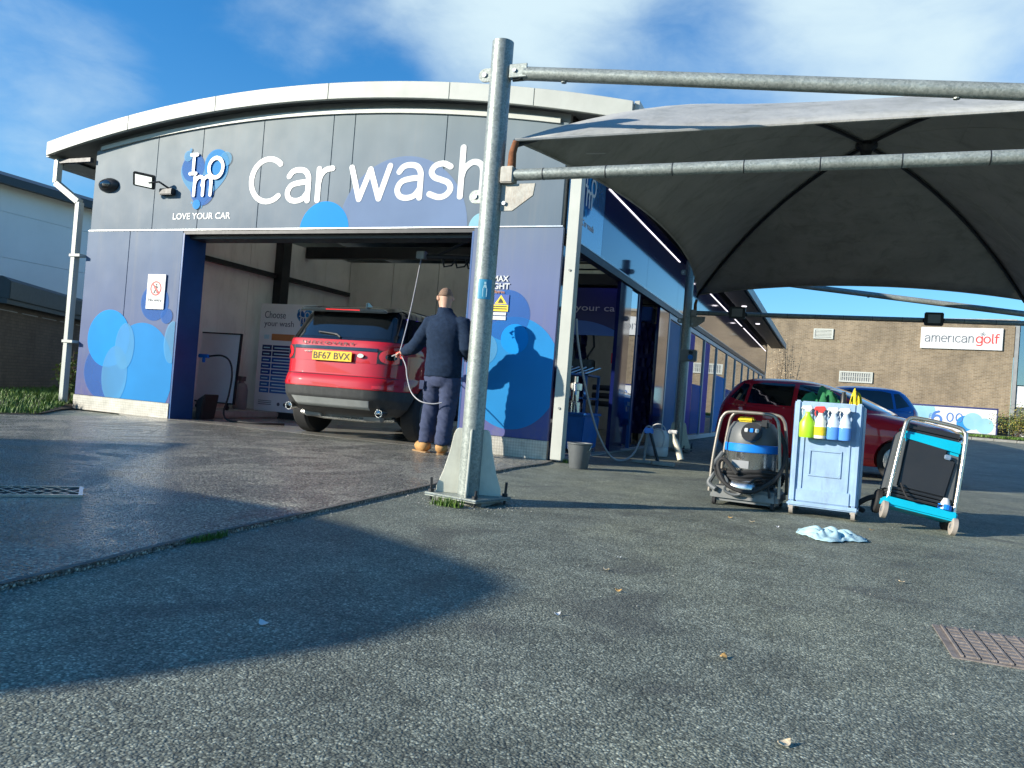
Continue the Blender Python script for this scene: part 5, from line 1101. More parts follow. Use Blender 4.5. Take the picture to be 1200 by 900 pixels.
def ontop(lx, ly): p = ctm @ Vector((lx, ly, .735)); return p
p = ontop(-.06, .0); o = crumple('cloth', p.x, p.y, p.z, .17, .14, .26, 5, 'cloth_green', fold=3); tag(o, 'dark green cloth heaped on top of the blue cart', 'cloth')
p = ontop(.17, -.05); o = crumple('sponge', p.x, p.y, p.z, .06, .08, .25, 8, 'cloth_yellow', fold=2); tag(o, 'yellow sponge cloth on the corner of the blue cart', 'sponge')
p = ontop(.09, -.12); t = thing('brush_bottle', 'small black bottle standing among cloths on the blue cart', 'bottle', p); MB().lathe([(.028, 0), (.03, .1), (.02, .14), (.02, .19), (0, .19)], p, n=16).build('body', 'black_plastic', t, smooth=True); MB().cyl(p + Vector((0, 0, .19)), p + Vector((0, 0, .21)), .015, n=12).build('cap', 'black_plastic', t)
p = ontop(-.02, .14); o = crumple('rag', p.x, p.y, p.z, .2, .09, .17, 12, 'black_rubber'); tag(o, 'black rag bundle at the back of the cart top', 'rag')

CC = thing('carpet_cleaner', 'dark grey carpet extractor with turquoise trim leaning on its wheels', 'carpet cleaner', (.585, 6.32, ground_z(.6, 6.3) + .03), math.radians(8)); CC.rotation_euler = (0, math.radians(9), math.radians(6))
LE = Matrix.Translation((0, 0, .06)) @ Matrix.Rotation(math.radians(-9), 4, 'X')
def Q(mb, name, m, lean=True, **k): return (mb.xf(LE) if lean else mb).build(name, m, CC, world=False, **k)
Q(MB().prism([(-.235, .12), (.235, .12), (.215, .56), (.19, .61), (-.19, .61), (-.215, .56)], (0, -.03, 0), (1, 0, 0), (0, 0, 1), (0, .24, 0)), 'tank', 'grey_plastic', bev=.03, seg=3)
Q(MB().prism([(-.17, .17), (.15, .17), (.175, .44), (.11, .47), (.11, .53), (-.16, .53)], (0, -.031, 0), (1, 0, 0), (0, 0, 1), (0, -.02, 0)), 'recovery_tank', 'black_plastic', bev=.012)
Q(MB().prism([(-.19, .51), (.205, .48), (.205, .585), (-.205, .585)], (0, -.052, 0), (1, 0, 0), (0, 0, 1), (0, .262, 0)), 'trim_band', 'turquoise', bev=.02)
Q(MB().box((-.19, -.045, .587), (.19, .2, .645)), 'lid', 'black_plastic', bev=.02)
Q(MB().box((.09, -.07, .44), (.135, -.053, .475)), 'latch', 'aluminium', bev=.006)
Q(MB().box((-.235, -.12, .02), (.235, .18, .085)), 'base_tray', 'turquoise', bev=.012)
for k, z in enumerate((.10, .125, .15)): Q(MB().box((-.22 + .01 * k, -.07, z), (.22 - .01 * k, .16, z + .017)), 'bumper_ring', 'black_plastic', bev=.006)
Q(MB().hose([(-.215, -.09, .06), (-.212, -.08, .3), (-.20, -.07, .6), (-.185, -.06, .66), (-.14, -.055, .685), (0, -.055, .69), (.14, -.055, .685), (.185, -.06, .66), (.20, -.07, .6), (.212, -.08, .3), (.215, -.09, .06)], .014, 12), 'handle', 'chrome_warm', smooth=True)
for x in (-.225, .225):
    w = Q(MB().lathe([(.02, -.017), (.05, -.02), (.062, -.014), (.062, .014), (.05, .02), (.02, .017)], (x, -.10, .062), axis=(1, 0, 0), n=28), 'wheel', 'castor_tan', lean=False, smooth=True); MB().cyl((x - .022, -.10, .062), (x + .022, -.10, .062), .018, n=12).build('hub', 'aluminium', w, world=False)
    Q(MB().lathe([(.02, -.02), (.075, -.025), (.09, -.015), (.09, .015), (.075, .025), (.02, .02)], (x * 1.05, .16, .09), axis=(1, 0, 0), n=28), 'wheel', 'black_rubber', lean=False, smooth=True)
Q(MB().lathe([(.0, 0), (.035, 0), (.03, .05), (.018, .08), (.0, .085)], (.15, -.09, .087), n=16), 'drain_cap', 'sign_white', smooth=True); Q(MB().lathe([(.045, 0), (.045, .035), (.03, .037)], (.15, -.09, .086), n=16), 'drain_ring', 'bright_blue')
Q(MB().hose([(-.15, -.07, .2), (-.1, -.14, .10), (0, -.135, .1), (.1, -.135, .105), (.15, -.12, .11)], .006, 6), 'cable', 'black_rubber'); Q(MB().hose([(-.21, .1, .1), (-.3, .16, .06), (-.36, .2, -.01), (-.3, .26, -.03)], .02, 8), 'suction_hose', 'black_rubber')
o = crumple('towel', .035, 5.33, .001, .205, .20, .062, 21, 'cloth_pale', rot=.2, fold=6, n=44); tag(o, 'pale blue microfibre towel dropped in a heap on the tarmac', 'towel')

# ---------------------------------------------------------------- covers, weeds and litter on the ground
t = thing('drain_cover', 'rusty rectangular iron drain cover set in the tarmac', 'drain cover', (.80, 3.13, .0), math.radians(2))
MB().box((-.40, -.215, -.02), (.40, .215, .004)).build('frame', 'iron', t, world=False)
for k in range(17): MB().box((-.375 + k * .0465, -.20, .0042), (-.366 + k * .0465, .20, .011)).build('rib', 'iron', t, world=False, bev=.001, seg=1)
mb = MB()
for k in range(16):
    for j in range(9): mb.box((-.360 + k * .0465, -.195 + j * .0435, .0043), (-.326 + k * .0465, -.168 + j * .0435, .0095))
o = mb.build('tread', 'iron', t, world=False); o['kind'] = 'stuff'
t = thing('drain_grating', 'wet steel lattice grating set in the wash apron', 'drain grating', (-3.98, 2.86, .017), math.radians(50))
mb = MB(); 
for lo, hi in (((-.36, -.17, 0), (.36, -.15, .012)), ((-.36, .15, 0), (.36, .17, .012)), ((-.36, -.15, 0), (-.34, .15, .012)), ((.34, -.15, 0), (.36, .15, .012))): mb.box(lo, hi)
mb.build('frame', 'steel', t, world=False); MB().box((-.34, -.15, .0005), (.34, .15, .003)).build('pit', 'black_rubber', t, world=False)
for k in range(9):
    for s in (1, -1):
        x = -.30 + k * .075; MB().box((-.16, -.004, .0035 if s > 0 else .0065), (.16, .004, .0062 if s > 0 else .0105)).xf(Matrix.Translation((x, 0, 0)) @ Matrix.Rotation(s * math.radians(62), 4, 'Z')).build('bar', 'steel', t, world=False)
def tuft(cx, cy, rx, ry, n, h, lab, seed):
    o = grass_blades('grass_tuft', lambda r: (cx + rx * (r.random() + r.random() - 1), cy + ry * (r.random() + r.random() - 1)), n, h, seed=seed, width=.0028, zf=lambda x, y: .003); return tag(o, lab, 'weeds')
tuft(-2.20, 4.47, .13, .05, 260, .05, 'small tuft of grass under the mast base plate', 4); tuft(-2.455, 2.70, .012, .14, 200, .03, 'thin strip of grass growing in the apron joint', 5)
tuft(-2.78, 8.62, .05, .06, 60, .05, 'small weeds at the foot of the white downpipe', 6); tuft(-10.8, 8.35, .10, .18, 300, .22, 'weeds growing at the foot of the left downpipe', 7)
lr = random.Random(31)
spots = [(-.72, 3.02), (-.86, 3.36), (-.81, 2.55), (-.25, 2.43), (-.05, 1.88), (-.88, 3.66), (.30, 5.9), (-.45, 5.55), (-.28, 5.45), (-.6, 5.62), (-3.1, 6.9), (.05, 5.75), (1.6, 5.6), (.35, 4.1), (-1.5, 1.9)]
LEAF = ['orange leaf on the tarmac right of the round shadow edge', 'pale tan leaf on the tarmac behind the orange leaf by the shadow', 'white paper scrap lying just outside the round shadow tip', 'curled brown leaf on the tarmac left of the drain cover', 'pale tan leaf on the tarmac in front of the drain cover', 'white paper scrap nearest the mast base on the dry tarmac', 'orange leaf beside the fallen pale towel and the carpet cleaner', 'pale tan leaf left of the pale blue towel', 'white paper scrap close to the left end of the towel', 'orange leaf on the tarmac below the steel vacuum', 'pale leaf on the wet apron near the boots', 'white paper scrap between the towel and the cart castors', 'orange leaf alone right of the carpet cleaner', 'pale tan leaf between the towel and the drain cover', 'white paper scrap inside the round shadow on the tarmac']
for i, (x, y) in enumerate(spots):
    n = 9; a0 = lr.random() * 6.28; s = .011 + .012 * lr.random(); row = []
    pts = [[], []]
    for k in range(n):
        u = -1 + 2 * k / (n - 1); w = (1 - u * u) ** .6 * .5 * s; z = ground_z(x, y) + .004 + .007 * (u * u) + (.016 if y > 20 else 0) + (.018 if x < -2.8 else 0)
        for q, sg in ((0, -1), (1, 1)): pts[q].append((x + math.cos(a0) * u * s - math.sin(a0) * w * sg, y + math.sin(a0) * u * s + math.cos(a0) * w * sg, z + (.004 if sg > 0 else 0)))
    m = ('dry_leaf', 'pale_bark', 'sign_white')[i % 3]
    o = MB().grid(pts).build(('fallen_leaf', 'fallen_leaf', 'paper_scrap')[i % 3], m, recalc=False, solid=.001)
    tag(o, LEAF[i], ('leaf', 'leaf', 'litter')[i % 3], ('orange leaves on the tarmac', 'pale leaves on the tarmac', 'paper scraps on the ground')[i % 3])
gr_ = random.Random(77); v = []; f = []
def speck(x, y, z, s):
    b0 = len(v); a = gr_.random() * 6.28
    for k, (rr_, h_) in enumerate(((1, 0), (1, 0), (1, 0), (1, 0))): v.append((x + s * math.cos(a + k * 1.57) * (.6 + .6 * gr_.random()), y + s * math.sin(a + k * 1.57) * (.6 + .6 * gr_.random()), z))
    v.append((x + s * .2 * gr_.gauss(0, 1), y, z + s * (.5 + .5 * gr_.random()))); f.extend([(b0 + k, b0 + (k + 1) % 4, b0 + 4) for k in range(4)])
for k in range(420):
    (x0, y0), (x1, y1) = (lambda q: (JOINT[q], JOINT[q + 1]))(gr_.randrange(1, len(JOINT) - 1)); t_ = gr_.random(); speck(x0 + (x1 - x0) * t_ + abs(gr_.gauss(.02, .04)), y0 + (y1 - y0) * t_, .001, .003 + .005 * gr_.random())
for k in range(260): a = gr_.random() * 6.28; r_ = .25 + abs(gr_.gauss(0, .12)); speck(P1.x + r_ * math.cos(a), P1.y + r_ * .9 * math.sin(a), .001, .003 + .006 * gr_.random())
for k in range(500): speck(gr_.uniform(-2.2, 3.5), gr_.uniform(1.6, 9), .001, .002 + .004 * gr_.random() ** 2)
me = bpy.data.meshes.new('grit'); me.from_pydata(v, [], f); tag(link('grit', me, 'kerb_stone'), 'loose grit scattered along the joint and over the tarmac', 'grit', kind='stuff')

# shrubs by the price banner
def shrub(x, y, z, r, h, n, seed, lab, mats=('leaf_green',), grp=None):
    rnd = random.Random(seed); t = thing('shrub', lab, 'shrub', (x, y, z), 0, grp)
    st = MB()
    tips = []
    for k in range(14):
        a = rnd.random() * 6.28; q = Vector((x + math.cos(a) * r * rnd.random(), y + math.sin(a) * r * rnd.random(), z + h * (.5 + .5 * rnd.random()))); tips.append(q)
        st.tube([(x, y, z - .05), Vector((x, y, z)).lerp(q, .5) + Vector((0, 0, .05)), q], [.012, .009, .004], 5)
    st.build('stem', 'twig', t)
    for mi, m in enumerate(mats):
        v = []; f = []
        for k in range(n):
            c = tips[rnd.randrange(len(tips))]; p = Vector((x, y, z)).lerp(c, .35 + .65 * rnd.random()) + Vector((rnd.gauss(0, .16), rnd.gauss(0, .16), rnd.gauss(0, .12))) * r
            if p.z < z: p.z = z + .02
            d = Vector((rnd.gauss(0, 1), rnd.gauss(0, 1), rnd.gauss(0, .7))).normalized(); e = d.orthogonal().normalized(); L = .05 + .05 * rnd.random(); b0 = len(v)
            v += [p, p + d * L * .5 + e * L * .3, p + d * L, p + d * L * .5 - e * L * .3]; f.append((b0, b0 + 1, b0 + 2, b0 + 3))
        me = bpy.data.meshes.new('foliage'); me.from_pydata(v, [], f); link('foliage', me, m, t)
for i, (x, y, r, h, lab) in enumerate(((8.5, 45.6, 1.2, 1.7, 'straggly yellow green shrub beside the end of the price banner'), (10.0, 45.2, 1.2, 1.5, 'low green shrub in front of the glazed shopfront'), (11.6, 45.0, 1.3, 1.6, 'wide green shrub past the glazed shopfront'), (4.0, 45.7, .45, .6, 'small leafy shrub below the middle of the price banner'))):
    shrub(x, y, ground_z(x, y) + .15, r, h, 1500, 40 + i, lab, ('leaf_green', 'leaf_yellow'))
shrub(-3.0, 48.2, .3, .9, 5.4, 300, 60, 'tall dry brown stems of shrub against the brick wall', ('pale_bark',))
shrub(-10.95, 8.75, .1, .3, .8, 260, 61, 'dark leafy shrub in the corner behind the left downpipe', ('leaf_green',))
# ---------------------------------------------------------------- vehicles
def loft_pts(levels, off=0.0, z0=None, z1=None, n=88, dz=.022, er=5.0, ef=3.4):
    L = np.array(levels, float); zs = L[:, 0]; a = zs[0] if z0 is None else z0; b = zs[-1] if z1 is None else z1
    m = max(3, int((b - a) / dz) + 1); zz = list(np.linspace(a, b, m))
    for z in zs:
        if a < z < b and min(abs(z - q) for q in zz) > .004: zz.append(float(z))
    zz.sort(); rows = []
    for z in zz:
        xr = np.interp(z, zs, L[:, 1]) - off; xf = np.interp(z, zs, L[:, 2]) + off; w = np.interp(z, zs, L[:, 3]) + off
        cx = (xr + xf) / 2; row = []
        for k in range(n):
            t = 2 * math.pi * (k + .5) / n; c, s = math.cos(t), math.sin(t); front = c > 0; e = ef if front else er
            x = cx + (xf - cx if front else cx - xr) * math.copysign(abs(c) ** (2 / e), c); y = w * math.copysign(abs(s) ** (2 / (4.2 if front else 5.2)), s)
            row.append((x, y, z))
        rows.append(row)
    return rows
def loft_mb(levels, off=0.0, z0=None, z1=None, **k):
    rows = loft_pts(levels, off, z0, z1, **k); n = len(rows[0]); mb = MB(); m = len(rows)
    mb.add([p for r in rows for p in r], [(i * n + j, i * n + (j + 1) % n, (i + 1) * n + (j + 1) % n, (i + 1) * n + j) for i in range(m - 1) for j in range(n)] + [tuple(range(n - 1, -1, -1)), tuple(range((m - 1) * n, m * n))])
    return mb
def tmp_obj(mb):
    me = bpy.data.meshes.new('tmp'); me.from_pydata(mb.v, [], mb.f); bm = bmesh.new(); bm.from_mesh(me); bmesh.ops.recalc_face_normals(bm, faces=bm.faces); bm.to_mesh(me); bm.free()
    o = bpy.data.objects.new('tmp', me); COL.objects.link(o); return o
def boolean(a, b, op):
    oa, ob = tmp_obj(a), tmp_obj(b); md = oa.modifiers.new('b', 'BOOLEAN'); md.operation = op; md.object = ob; md.solver = 'EXACT'
    md.use_self = (op == 'DIFFERENCE')
    dg = bpy.context.evaluated_depsgraph_get(); me = bpy.data.meshes.new_from_object(oa.evaluated_get(dg))
    bpy.data.objects.remove(oa); bpy.data.objects.remove(ob)
    out = MB(); out.v = [tuple(v.co) for v in me.vertices]; out.f = [tuple(p.vertices) for p in me.polygons]; bpy.data.meshes.remove(me); return out
def side_prism(poly, y0, y1): return MB().prism(poly, (0, y0, 0), (1, 0, 0), (0, 0, 1), (0, y1 - y0, 0))
def end_prism(poly, x0, x1): return MB().prism(poly, (x0, 0, 0), (0, 1, 0), (0, 0, 1), (x1 - x0, 0, 0))
def wheel(parent, x, y, r, w, side, rim_mat, spokes=7):
    """side = +1 outward along +y"""
    t = MB().lathe([(r * .62, -w / 2), (r * .93, -w / 2), (r, -w * .36), (r, w * .36), (r * .93, w / 2), (r * .66, w / 2), (r * .62, w * .3)], (x, y, r), axis=(0, side, 0), n=40).build('tyre', 'black_rubber', parent, world=False, smooth=True)
    MB().lathe([(0, w * .05), (r * .60, w * .05), (r * .64, w * .28), (r * .68, w * .44), (r * .645, w * .44), (r * .60, w * .25)], (x, y, r), axis=(0, side, 0), n=40).build('rim', 'black_plastic', t, world=False, smooth=True)
    for k in range(spokes):
        a = 2 * math.pi * k / spokes; ca, sa = math.cos(a), math.sin(a); c0 = Vector((x, y + side * w * .33, r))
        pts = [(r * .10, -.05 * r), (r * .64, -.075 * r), (r * .64, .075 * r), (r * .10, .05 * r)]
        MB().prism([(p * ca - q * sa, p * sa + q * ca) for p, q in pts], c0, (1, 0, 0), (0, 0, 1), (0, side * .02, 0)).build('spoke', rim_mat, t, world=False)
    MB().lathe([(0, 0), (r * .16, 0), (r * .15, .03), (0, .035)], (x, y + side * w * .33, r), axis=(0, side, 0), n=18).build('hub_cap', rim_mat, t, world=False)
    MB().lathe([(r * .61, 0), (r * .68, 0), (r * .69, .012), (r * .62, .02)], (x, y + side * w * .40, r), axis=(0, side, 0), n=40).build('rim_edge', rim_mat, t, world=False, smooth=True)
def arches(wheels, r, half):
    mb = MB()
    for x in wheels:
        for s in (-1, 1): mb.cyl((x, s * (half - .30), r * .94), (x, s * (half + .2), r * .94), r * 1.13, n=36)
    return mb
def car_base(name, lab, loc, rz, levels, zsplit, paint, upper, wheels, wr, half, rim, grp=None, spokes=7):
    t = thing(name, lab, 'car', loc, rz, grp)
    def A(mb, nm, m, **k): return mb.build(nm, m, t, world=False, **k)
    z0 = levels[0][0]; cut = arches(wheels, wr, half)
    zc, zb = zsplit
    A(boolean(loft_mb(levels, 0, z0, zc - .004), cut, 'DIFFERENCE'), 'sill', 'clad_black' if upper == 'suv_black' else paint, smooth=True)
    A(boolean(loft_mb(levels, 0, zc, zb - .003), cut, 'DIFFERENCE'), 'body', paint, smooth=True)
    A(loft_mb(levels, 0, zb, None), 'roof', upper, smooth=True)
    A(boolean(loft_mb(levels, -.05, z0 + .06, zb - .02), arches(wheels, wr * 1.02, half - .05), 'DIFFERENCE'), 'chassis', 'black_plastic')
    for x in wheels:
        for s in (-1, 1): wheel(t, x, s * (half - .125), wr, .225, s, rim, spokes)
    return t, A
pm('suv_black', (.010, .010, .012), .12, coat=1.0, rv=.03); pm('clad_black', (.035, .037, .038), .5, var=.2, vs=9, grime=.3, dirt=(.12, .12, .11)); pm('rim_silver', (.45, .46, .47), .3, .8); pm('rim_dark', (.10, .10, .105), .35, .6)
pm('head_lamp', (.55, .58, .6), .08, coat=1.0, rv=.02)

# ---- red sport utility vehicle in the wash bay (local x forward, rear bumper at x = 0)
SUV = [(.27, .42, 4.25, .78), (.33, .24, 4.42, .86), (.42, .10, 4.54, .915), (.52, .02, 4.60, .938), (.64, .0, 4.60, .945), (.72, .01, 4.59, .945), (.77, .035, 4.57, .945), (.80, .06, 4.55, .946), (.95, .075, 4.44, .947), (1.08, .085, 4.15, .942), (1.14, .092, 3.75, .936), (1.19, .10, 3.38, .925), (1.23, .115, 3.18, .908), (1.33, .19, 2.98, .872), (1.45, .27, 2.72, .83), (1.56, .345, 2.45, .79), (1.63, .40, 2.26, .745), (1.68, .48, 2.05, .68), (1.705, .62, 1.85, .57), (1.718, .80, 1.65, .38), (1.722, 1.0, 1.5, .2)]
suv_loc = (-5.76, 8.14, .018); suv_rz = math.radians(91.0)
S_, A = car_base('sport_utility_vehicle', 'red sport utility vehicle being washed tail out of the bay', suv_loc, suv_rz, SUV, (.635, 1.235), 'suv_red', 'suv_black', (.94, 3.68), .365, .945, 'rim_dark')
def chunk(poly, x0, x1, off, nm, m, z0=None, z1=None, **k): return A(boolean(loft_mb(SUV, off, z0, z1), end_prism(poly, x0, x1), 'INTERSECT'), nm, m, smooth=True, **k)
def schunk(poly, y0, y1, off, nm, m, z0=None, z1=None): return A(boolean(loft_mb(SUV, off, z0, z1), side_prism(poly, y0, y1), 'INTERSECT'), nm, m, smooth=True)
chunk([(-.70, 1.265), (.70, 1.265), (.62, 1.565), (-.62, 1.565)], -.2, .55, .004, 'rear_window', 'car_glass')
for s in (-1, 1):
    y0, y1 = (.30, 1.2) if s > 0 else (-1.2, -.30)
    schunk([(.34, 1.26), (1.05, 1.25), (1.10, 1.55), (.62, 1.56)], y0, y1, .004, 'quarter_window', 'car_glass'); schunk([(1.16, 1.25), (2.02, 1.25), (2.02, 1.56), (1.20, 1.56)], y0, y1, .004, 'rear_door_window', 'car_glass'); schunk([(2.10, 1.25), (2.95, 1.25), (2.62, 1.50), (2.45, 1.56), (2.10, 1.56)], y0, y1, .004, 'front_door_window', 'car_glass')
chunk([(-.72, 1.26), (.72, 1.26), (.62, 1.57), (-.62, 1.57)], 2.2, 3.6, .004, 'windscreen', 'car_glass')
# tail lamps wrap round the corners
for s in (-1, 1):
    a, b_ = sorted((s * .60, s * 1.1)); chunk([(a, .965), (b_, .965), (b_, 1.125), (a, 1.145)], -.2, .34, .006, 'tail_lamp_housing', 'black_plastic')
    l = MB(); cy = s * .745
    lp = [(cy + .122 * math.cos(2 * math.pi * k / 28), 1.052 + .088 * math.sin(2 * math.pi * k / 28)) for k in range(28)]
    o = chunk(lp, -.2, .30, .0105, 'tail_lamp', 'tail_red'); lp2 = [(cy + .052 * math.cos(2 * math.pi * k / 24), 1.05 + .040 * math.sin(2 * math.pi * k / 24)) for k in range(24)]
    chunk(lp2, -.2, .30, .014, 'lamp_lens', 'car_glass')
    a, b_ = sorted((s * .858, s * .96)); chunk([(a, .985), (b_, .985), (b_, 1.115), (a, 1.12)], -.2, .30, .009, 'side_lamp', 'tail_red')
    a, b_ = sorted((s * .60, s * .86)); chunk([(a, .655), (b_, .655), (b_, .69), (a, .69)], -.2, .2, .005, 'reflector', 'tail_red')
chunk([(-.60, 1.105), (.60, 1.105), (.60, 1.145), (-.60, 1.145)], -.2, .3, .012, 'tailgate_handle_strip', 'suv_black')
chunk([(-.60, .955), (.60, .955), (.60, 1.10), (-.60, 1.10)], -.2, .3, .003, 'plate_recess', 'suv_red')
chunk([(-.86, .785), (.86, .785), (.86, .793), (-.86, .793)], -.2, .3, .002, 'tailgate_gap', 'print_black')
for s in (-1, 1): a, b_ = sorted((s * .835, s * .842)); chunk([(a, .79), (b_, .79), (b_, .965), (a, .965)], -.2, .3, .002, 'tailgate_gap', 'print_black')
# skid plate, diffuser and exhausts
chunk([(-.52, .385), (.52, .385), (.56, .50), (-.56, .50)], -.2, .3, .012, 'skid_plate', 'skid_silver')
chunk([(-.60, .335), (.60, .335), (.56, .378), (-.56, .378)], -.2, .4, .004, 'diffuser', 'black_plastic')
for s in (-1, 1):
    A(MB().lathe([(.040, -.12), (.047, -.12), (.05, .02), (.042, .02), (.036, -.1), (0, -.1)], (.17, s * .66, .36), axis=(-1, 0, -.06), n=24), 'exhaust_tip', 'chrome', smooth=True)
    A(MB().lathe([(.0, 0), (.06, .02), (.065, .26), (.0, .29)], (.42, s * .30, .30), axis=(0, s, 0), n=18), 'silencer', 'mid_grey', smooth=True)
    A(MB().box((.62, s * .9 - .13 if s > 0 else s * .9 + .02, .22), (.64, s * .9 - .02 if s > 0 else s * .9 + .13, .48)), 'mud_flap', 'black_rubber')
A(MB().tube([(.5, -.7, .28), (.45, -.3, .25), (.45, .3, .25), (.5, .7, .28)], .03, 8), 'rear_subframe', 'steel', smooth=True); A(MB().tube([(.94, -.75, .36), (.94, .75, .36)], .05, 10), 'axle', 'dark_metal')
A(MB().box((.55, -.55, .24), (1.6, .55, .30)), 'underbody', 'black_plastic', bev=.03)
# roof spoiler, wiper, aerial fin
A(MB().prism([(-.65, 0), (.65, 0), (.60, .05), (-.60, .05)], (.20, 0, 1.585), (0, 1, 0), (0, 0, 1), (.42, 0, .065)), 'spoiler', 'suv_black', bev=.015)
A(MB().prism([(-.25, 0), (.25, 0), (.25, .012), (-.25, .012)], (.198, 0, 1.61), (0, 1, 0), (0, 0, 1), (.004, 0, 0)), 'brake_lamp', 'tail_red')
A(MB().prism([(0, 0), (.22, 0), (.05, .075), (0, .07)], (.75, -.012, 1.705), (1, 0, 0), (0, 0, 1), (0, .024, 0)), 'aerial_fin', 'suv_black', bev=.006)
A(MB().tube([(.125, -.05, 1.26), (.15, .02, 1.30), (.165, .30, 1.325)], [.014, .012, .008], 8), 'wiper', 'black_plastic', smooth=True)
# number plate and badges
A(MB().prism(rrect(-.285, -.06, .285, .06, .01), (.052, -.0, 1.022), (0, -1, 0), (0, 0, 1), (-.012, 0, 0)), 'number_plate', 'plate_yellow')
def rear_text(s, y_left, z, w, h, m, x=.036, nm='lettering', **k):
    o = text(nm, s, (x, y_left, z), (0, -1, 0), (0, 0, 1), w, h, m, S_, **k); o.matrix_parent_inverse = Matrix.Identity(4); return o
rear_text('BF67 BVX', .265, .98, .53, .084, 'print_black', x=.0395, bold=.004)
rear_text('DISCOVERY', .47, 1.168, .76, .036, 'print_black', x=.082, spacing=1.5, bold=.01)
A(MB().prism(disc(-.40, 1.045, .045, 24, sy=.55), (.062, 0, 0), (0, 1, 0), (0, 0, 1), (-.006, 0, 0)), 'badge', 'chrome'); rear_text('SPORT', .42, 1.06, .11, .016, 'chrome', x=.065)
for s in (-1, 1):
    A(MB().prism([(0, 0), (.16, 0), (.18, .12), (.02, .15)], (2.82, s * .93, 1.19), (0, s, 0), (0, 0, 1), (.10, 0, 0)), 'mirror', 'suv_red', bev=.03)
    for x0, x1 in ((1.2, 1.42), (2.15, 2.37)): A(MB().tube([(x0, s * .955, 1.08), (x1, s * .955, 1.085)], .014, 8), 'door_handle', 'suv_red', smooth=True)
    y0, y1 = (.5, 1.2) if s > 0 else (-1.2, -.5)
    for x in (1.12, 2.05, 3.0): schunk([(x, .64), (x + .006, .64), (x + .006, 1.23), (x, 1.23)], y0, y1, .0015, 'door_gap', 'print_black')
for s in (-1, 1): a, b_ = sorted((s * .5, s * .98)); chunk([(a, .86), (b_, .86), (b_, 1.02), (a, .98)], 3.9, 4.7, .004, 'head_lamp', 'head_lamp')

# ---- dark red hatchback and blue hatchback in the car park (local x forward)
HAT = [(.18, .40, 3.80, .72), (.25, .18, 4.00, .82), (.38, .04, 4.12, .86), (.52, .0, 4.15, .875), (.66, .02, 4.14, .876), (.76, .04, 4.08, .872), (.84, .055, 3.92, .866), (.90, .07, 3.62, .856), (.95, .085, 3.30, .846), (.99, .10, 3.08, .832), (1.06, .14, 2.92, .806), (1.16, .21, 2.68, .766), (1.26, .29, 2.42, .722), (1.34, .37, 2.18, .678), (1.40, .47, 1.95, .62), (1.435, .60, 1.75, .53), (1.455, .78, 1.58, .40), (1.463, 1.0, 1.4, .2)]
def hatchback(lab, loc, rz, paint):
    t, A = car_base('hatchback', lab, loc, rz, HAT, (.30, .985), paint, paint, (.72, 3.28), .305, .872, 'rim_silver', spokes=9)
    def ch(poly, x0, x1, off, nm, m): return A(boolean(loft_mb(HAT, off), end_prism(poly, x0, x1), 'INTERSECT'), nm, m, smooth=True)
    def sc(poly, y0, y1, off, nm, m): return A(boolean(loft_mb(HAT, off), side_prism(poly, y0, y1), 'INTERSECT'), nm, m, smooth=True)
    for s in (-1, 1):
        y0, y1 = (.25, 1.2) if s > 0 else (-1.2, -.25)
        sc([(.36, 1.10), (.66, 1.03), (.70, 1.33), (.58, 1.35)], y0, y1, .004, 'quarter_window', 'car_glass'); sc([(.72, 1.02), (1.52, 1.01), (1.52, 1.375), (.95, 1.375), (.76, 1.34)], y0, y1, .004, 'rear_door_window', 'car_glass')
        sc([(1.60, 1.01), (2.66, 1.00), (2.30, 1.22), (1.98, 1.36), (1.60, 1.375)], y0, y1, .004, 'front_door_window', 'car_glass')
        for x in (.70, 1.55, 2.68): sc([(x, .31), (x + .006, .31), (x + .006, 1.0), (x, 1.0)], y0, y1, .0015, 'door_gap', 'print_black')
        sc([(.75, .62), (3.0, .66), (3.0, .675), (.75, .635)], y0, y1, .006, 'door_moulding', paint)
        a, b_ = sorted((s * .52, s * 1.0)); ch([(a, .67), (b_, .67), (b_, .80), (a, .73)], 3.78, 4.3, .005, 'head_lamp', 'head_lamp'); ch([(a, .82), (b_, .82), (b_, 1.10), (a, 1.02)], -.2, .26, .005, 'tail_lamp', 'tail_red')
        A(MB().prism([(0, 0), (.15, .0), (.17, .10), (.02, .13)], (2.52, s * .85, .99), (0, s, 0), (0, 0, 1), (.09, 0, 0)), 'mirror', paint, bev=.03)
        for x0, x1 in ((.95, 1.15), (1.72, 1.92)): A(MB().tube([(x0, s * .885, .90), (x1, s * .885, .905)], .013, 8), 'door_handle', paint, smooth=True)
        a, b_ = sorted((s * .42, s * .74)); ch([(a, .36), (b_, .36), (b_, .43), (a, .43)], 3.9, 4.3, .004, 'fog_lamp', 'print_black')
    ch([(-.66, 1.03), (.66, 1.03), (.56, 1.33), (-.56, 1.33)], 2.0, 3.3, .004, 'windscreen', 'car_glass'); ch([(-.62, 1.03), (.62, 1.03), (.52, 1.33), (-.52, 1.33)], -.2, .5, .004, 'rear_window', 'car_glass')
    ch([(-.5, .33), (.5, .33), (.46, .48), (-.46, .48)], 3.9, 4.3, .004, 'grille', 'black_plastic')
    t.scale = (.93, 1, 1.03)
    return t
hx, hy = .20, 14.45
hatchback('dark red hatchback parked behind the blue valeting cart', (hx - 2.07 * math.cos(math.radians(-14)), hy - 2.07 * math.sin(math.radians(-14)), ground_z(hx, hy) - .01), math.radians(-14), 'car_red')
bx, by = -.35, 18.9
hatchback('blue hatchback parked behind the dark red one, below the brick wall', (bx + 2.07 * math.cos(math.radians(12)), by + 2.07 * math.sin(math.radians(12)), ground_z(bx, by)), math.radians(192), 'car_blue')
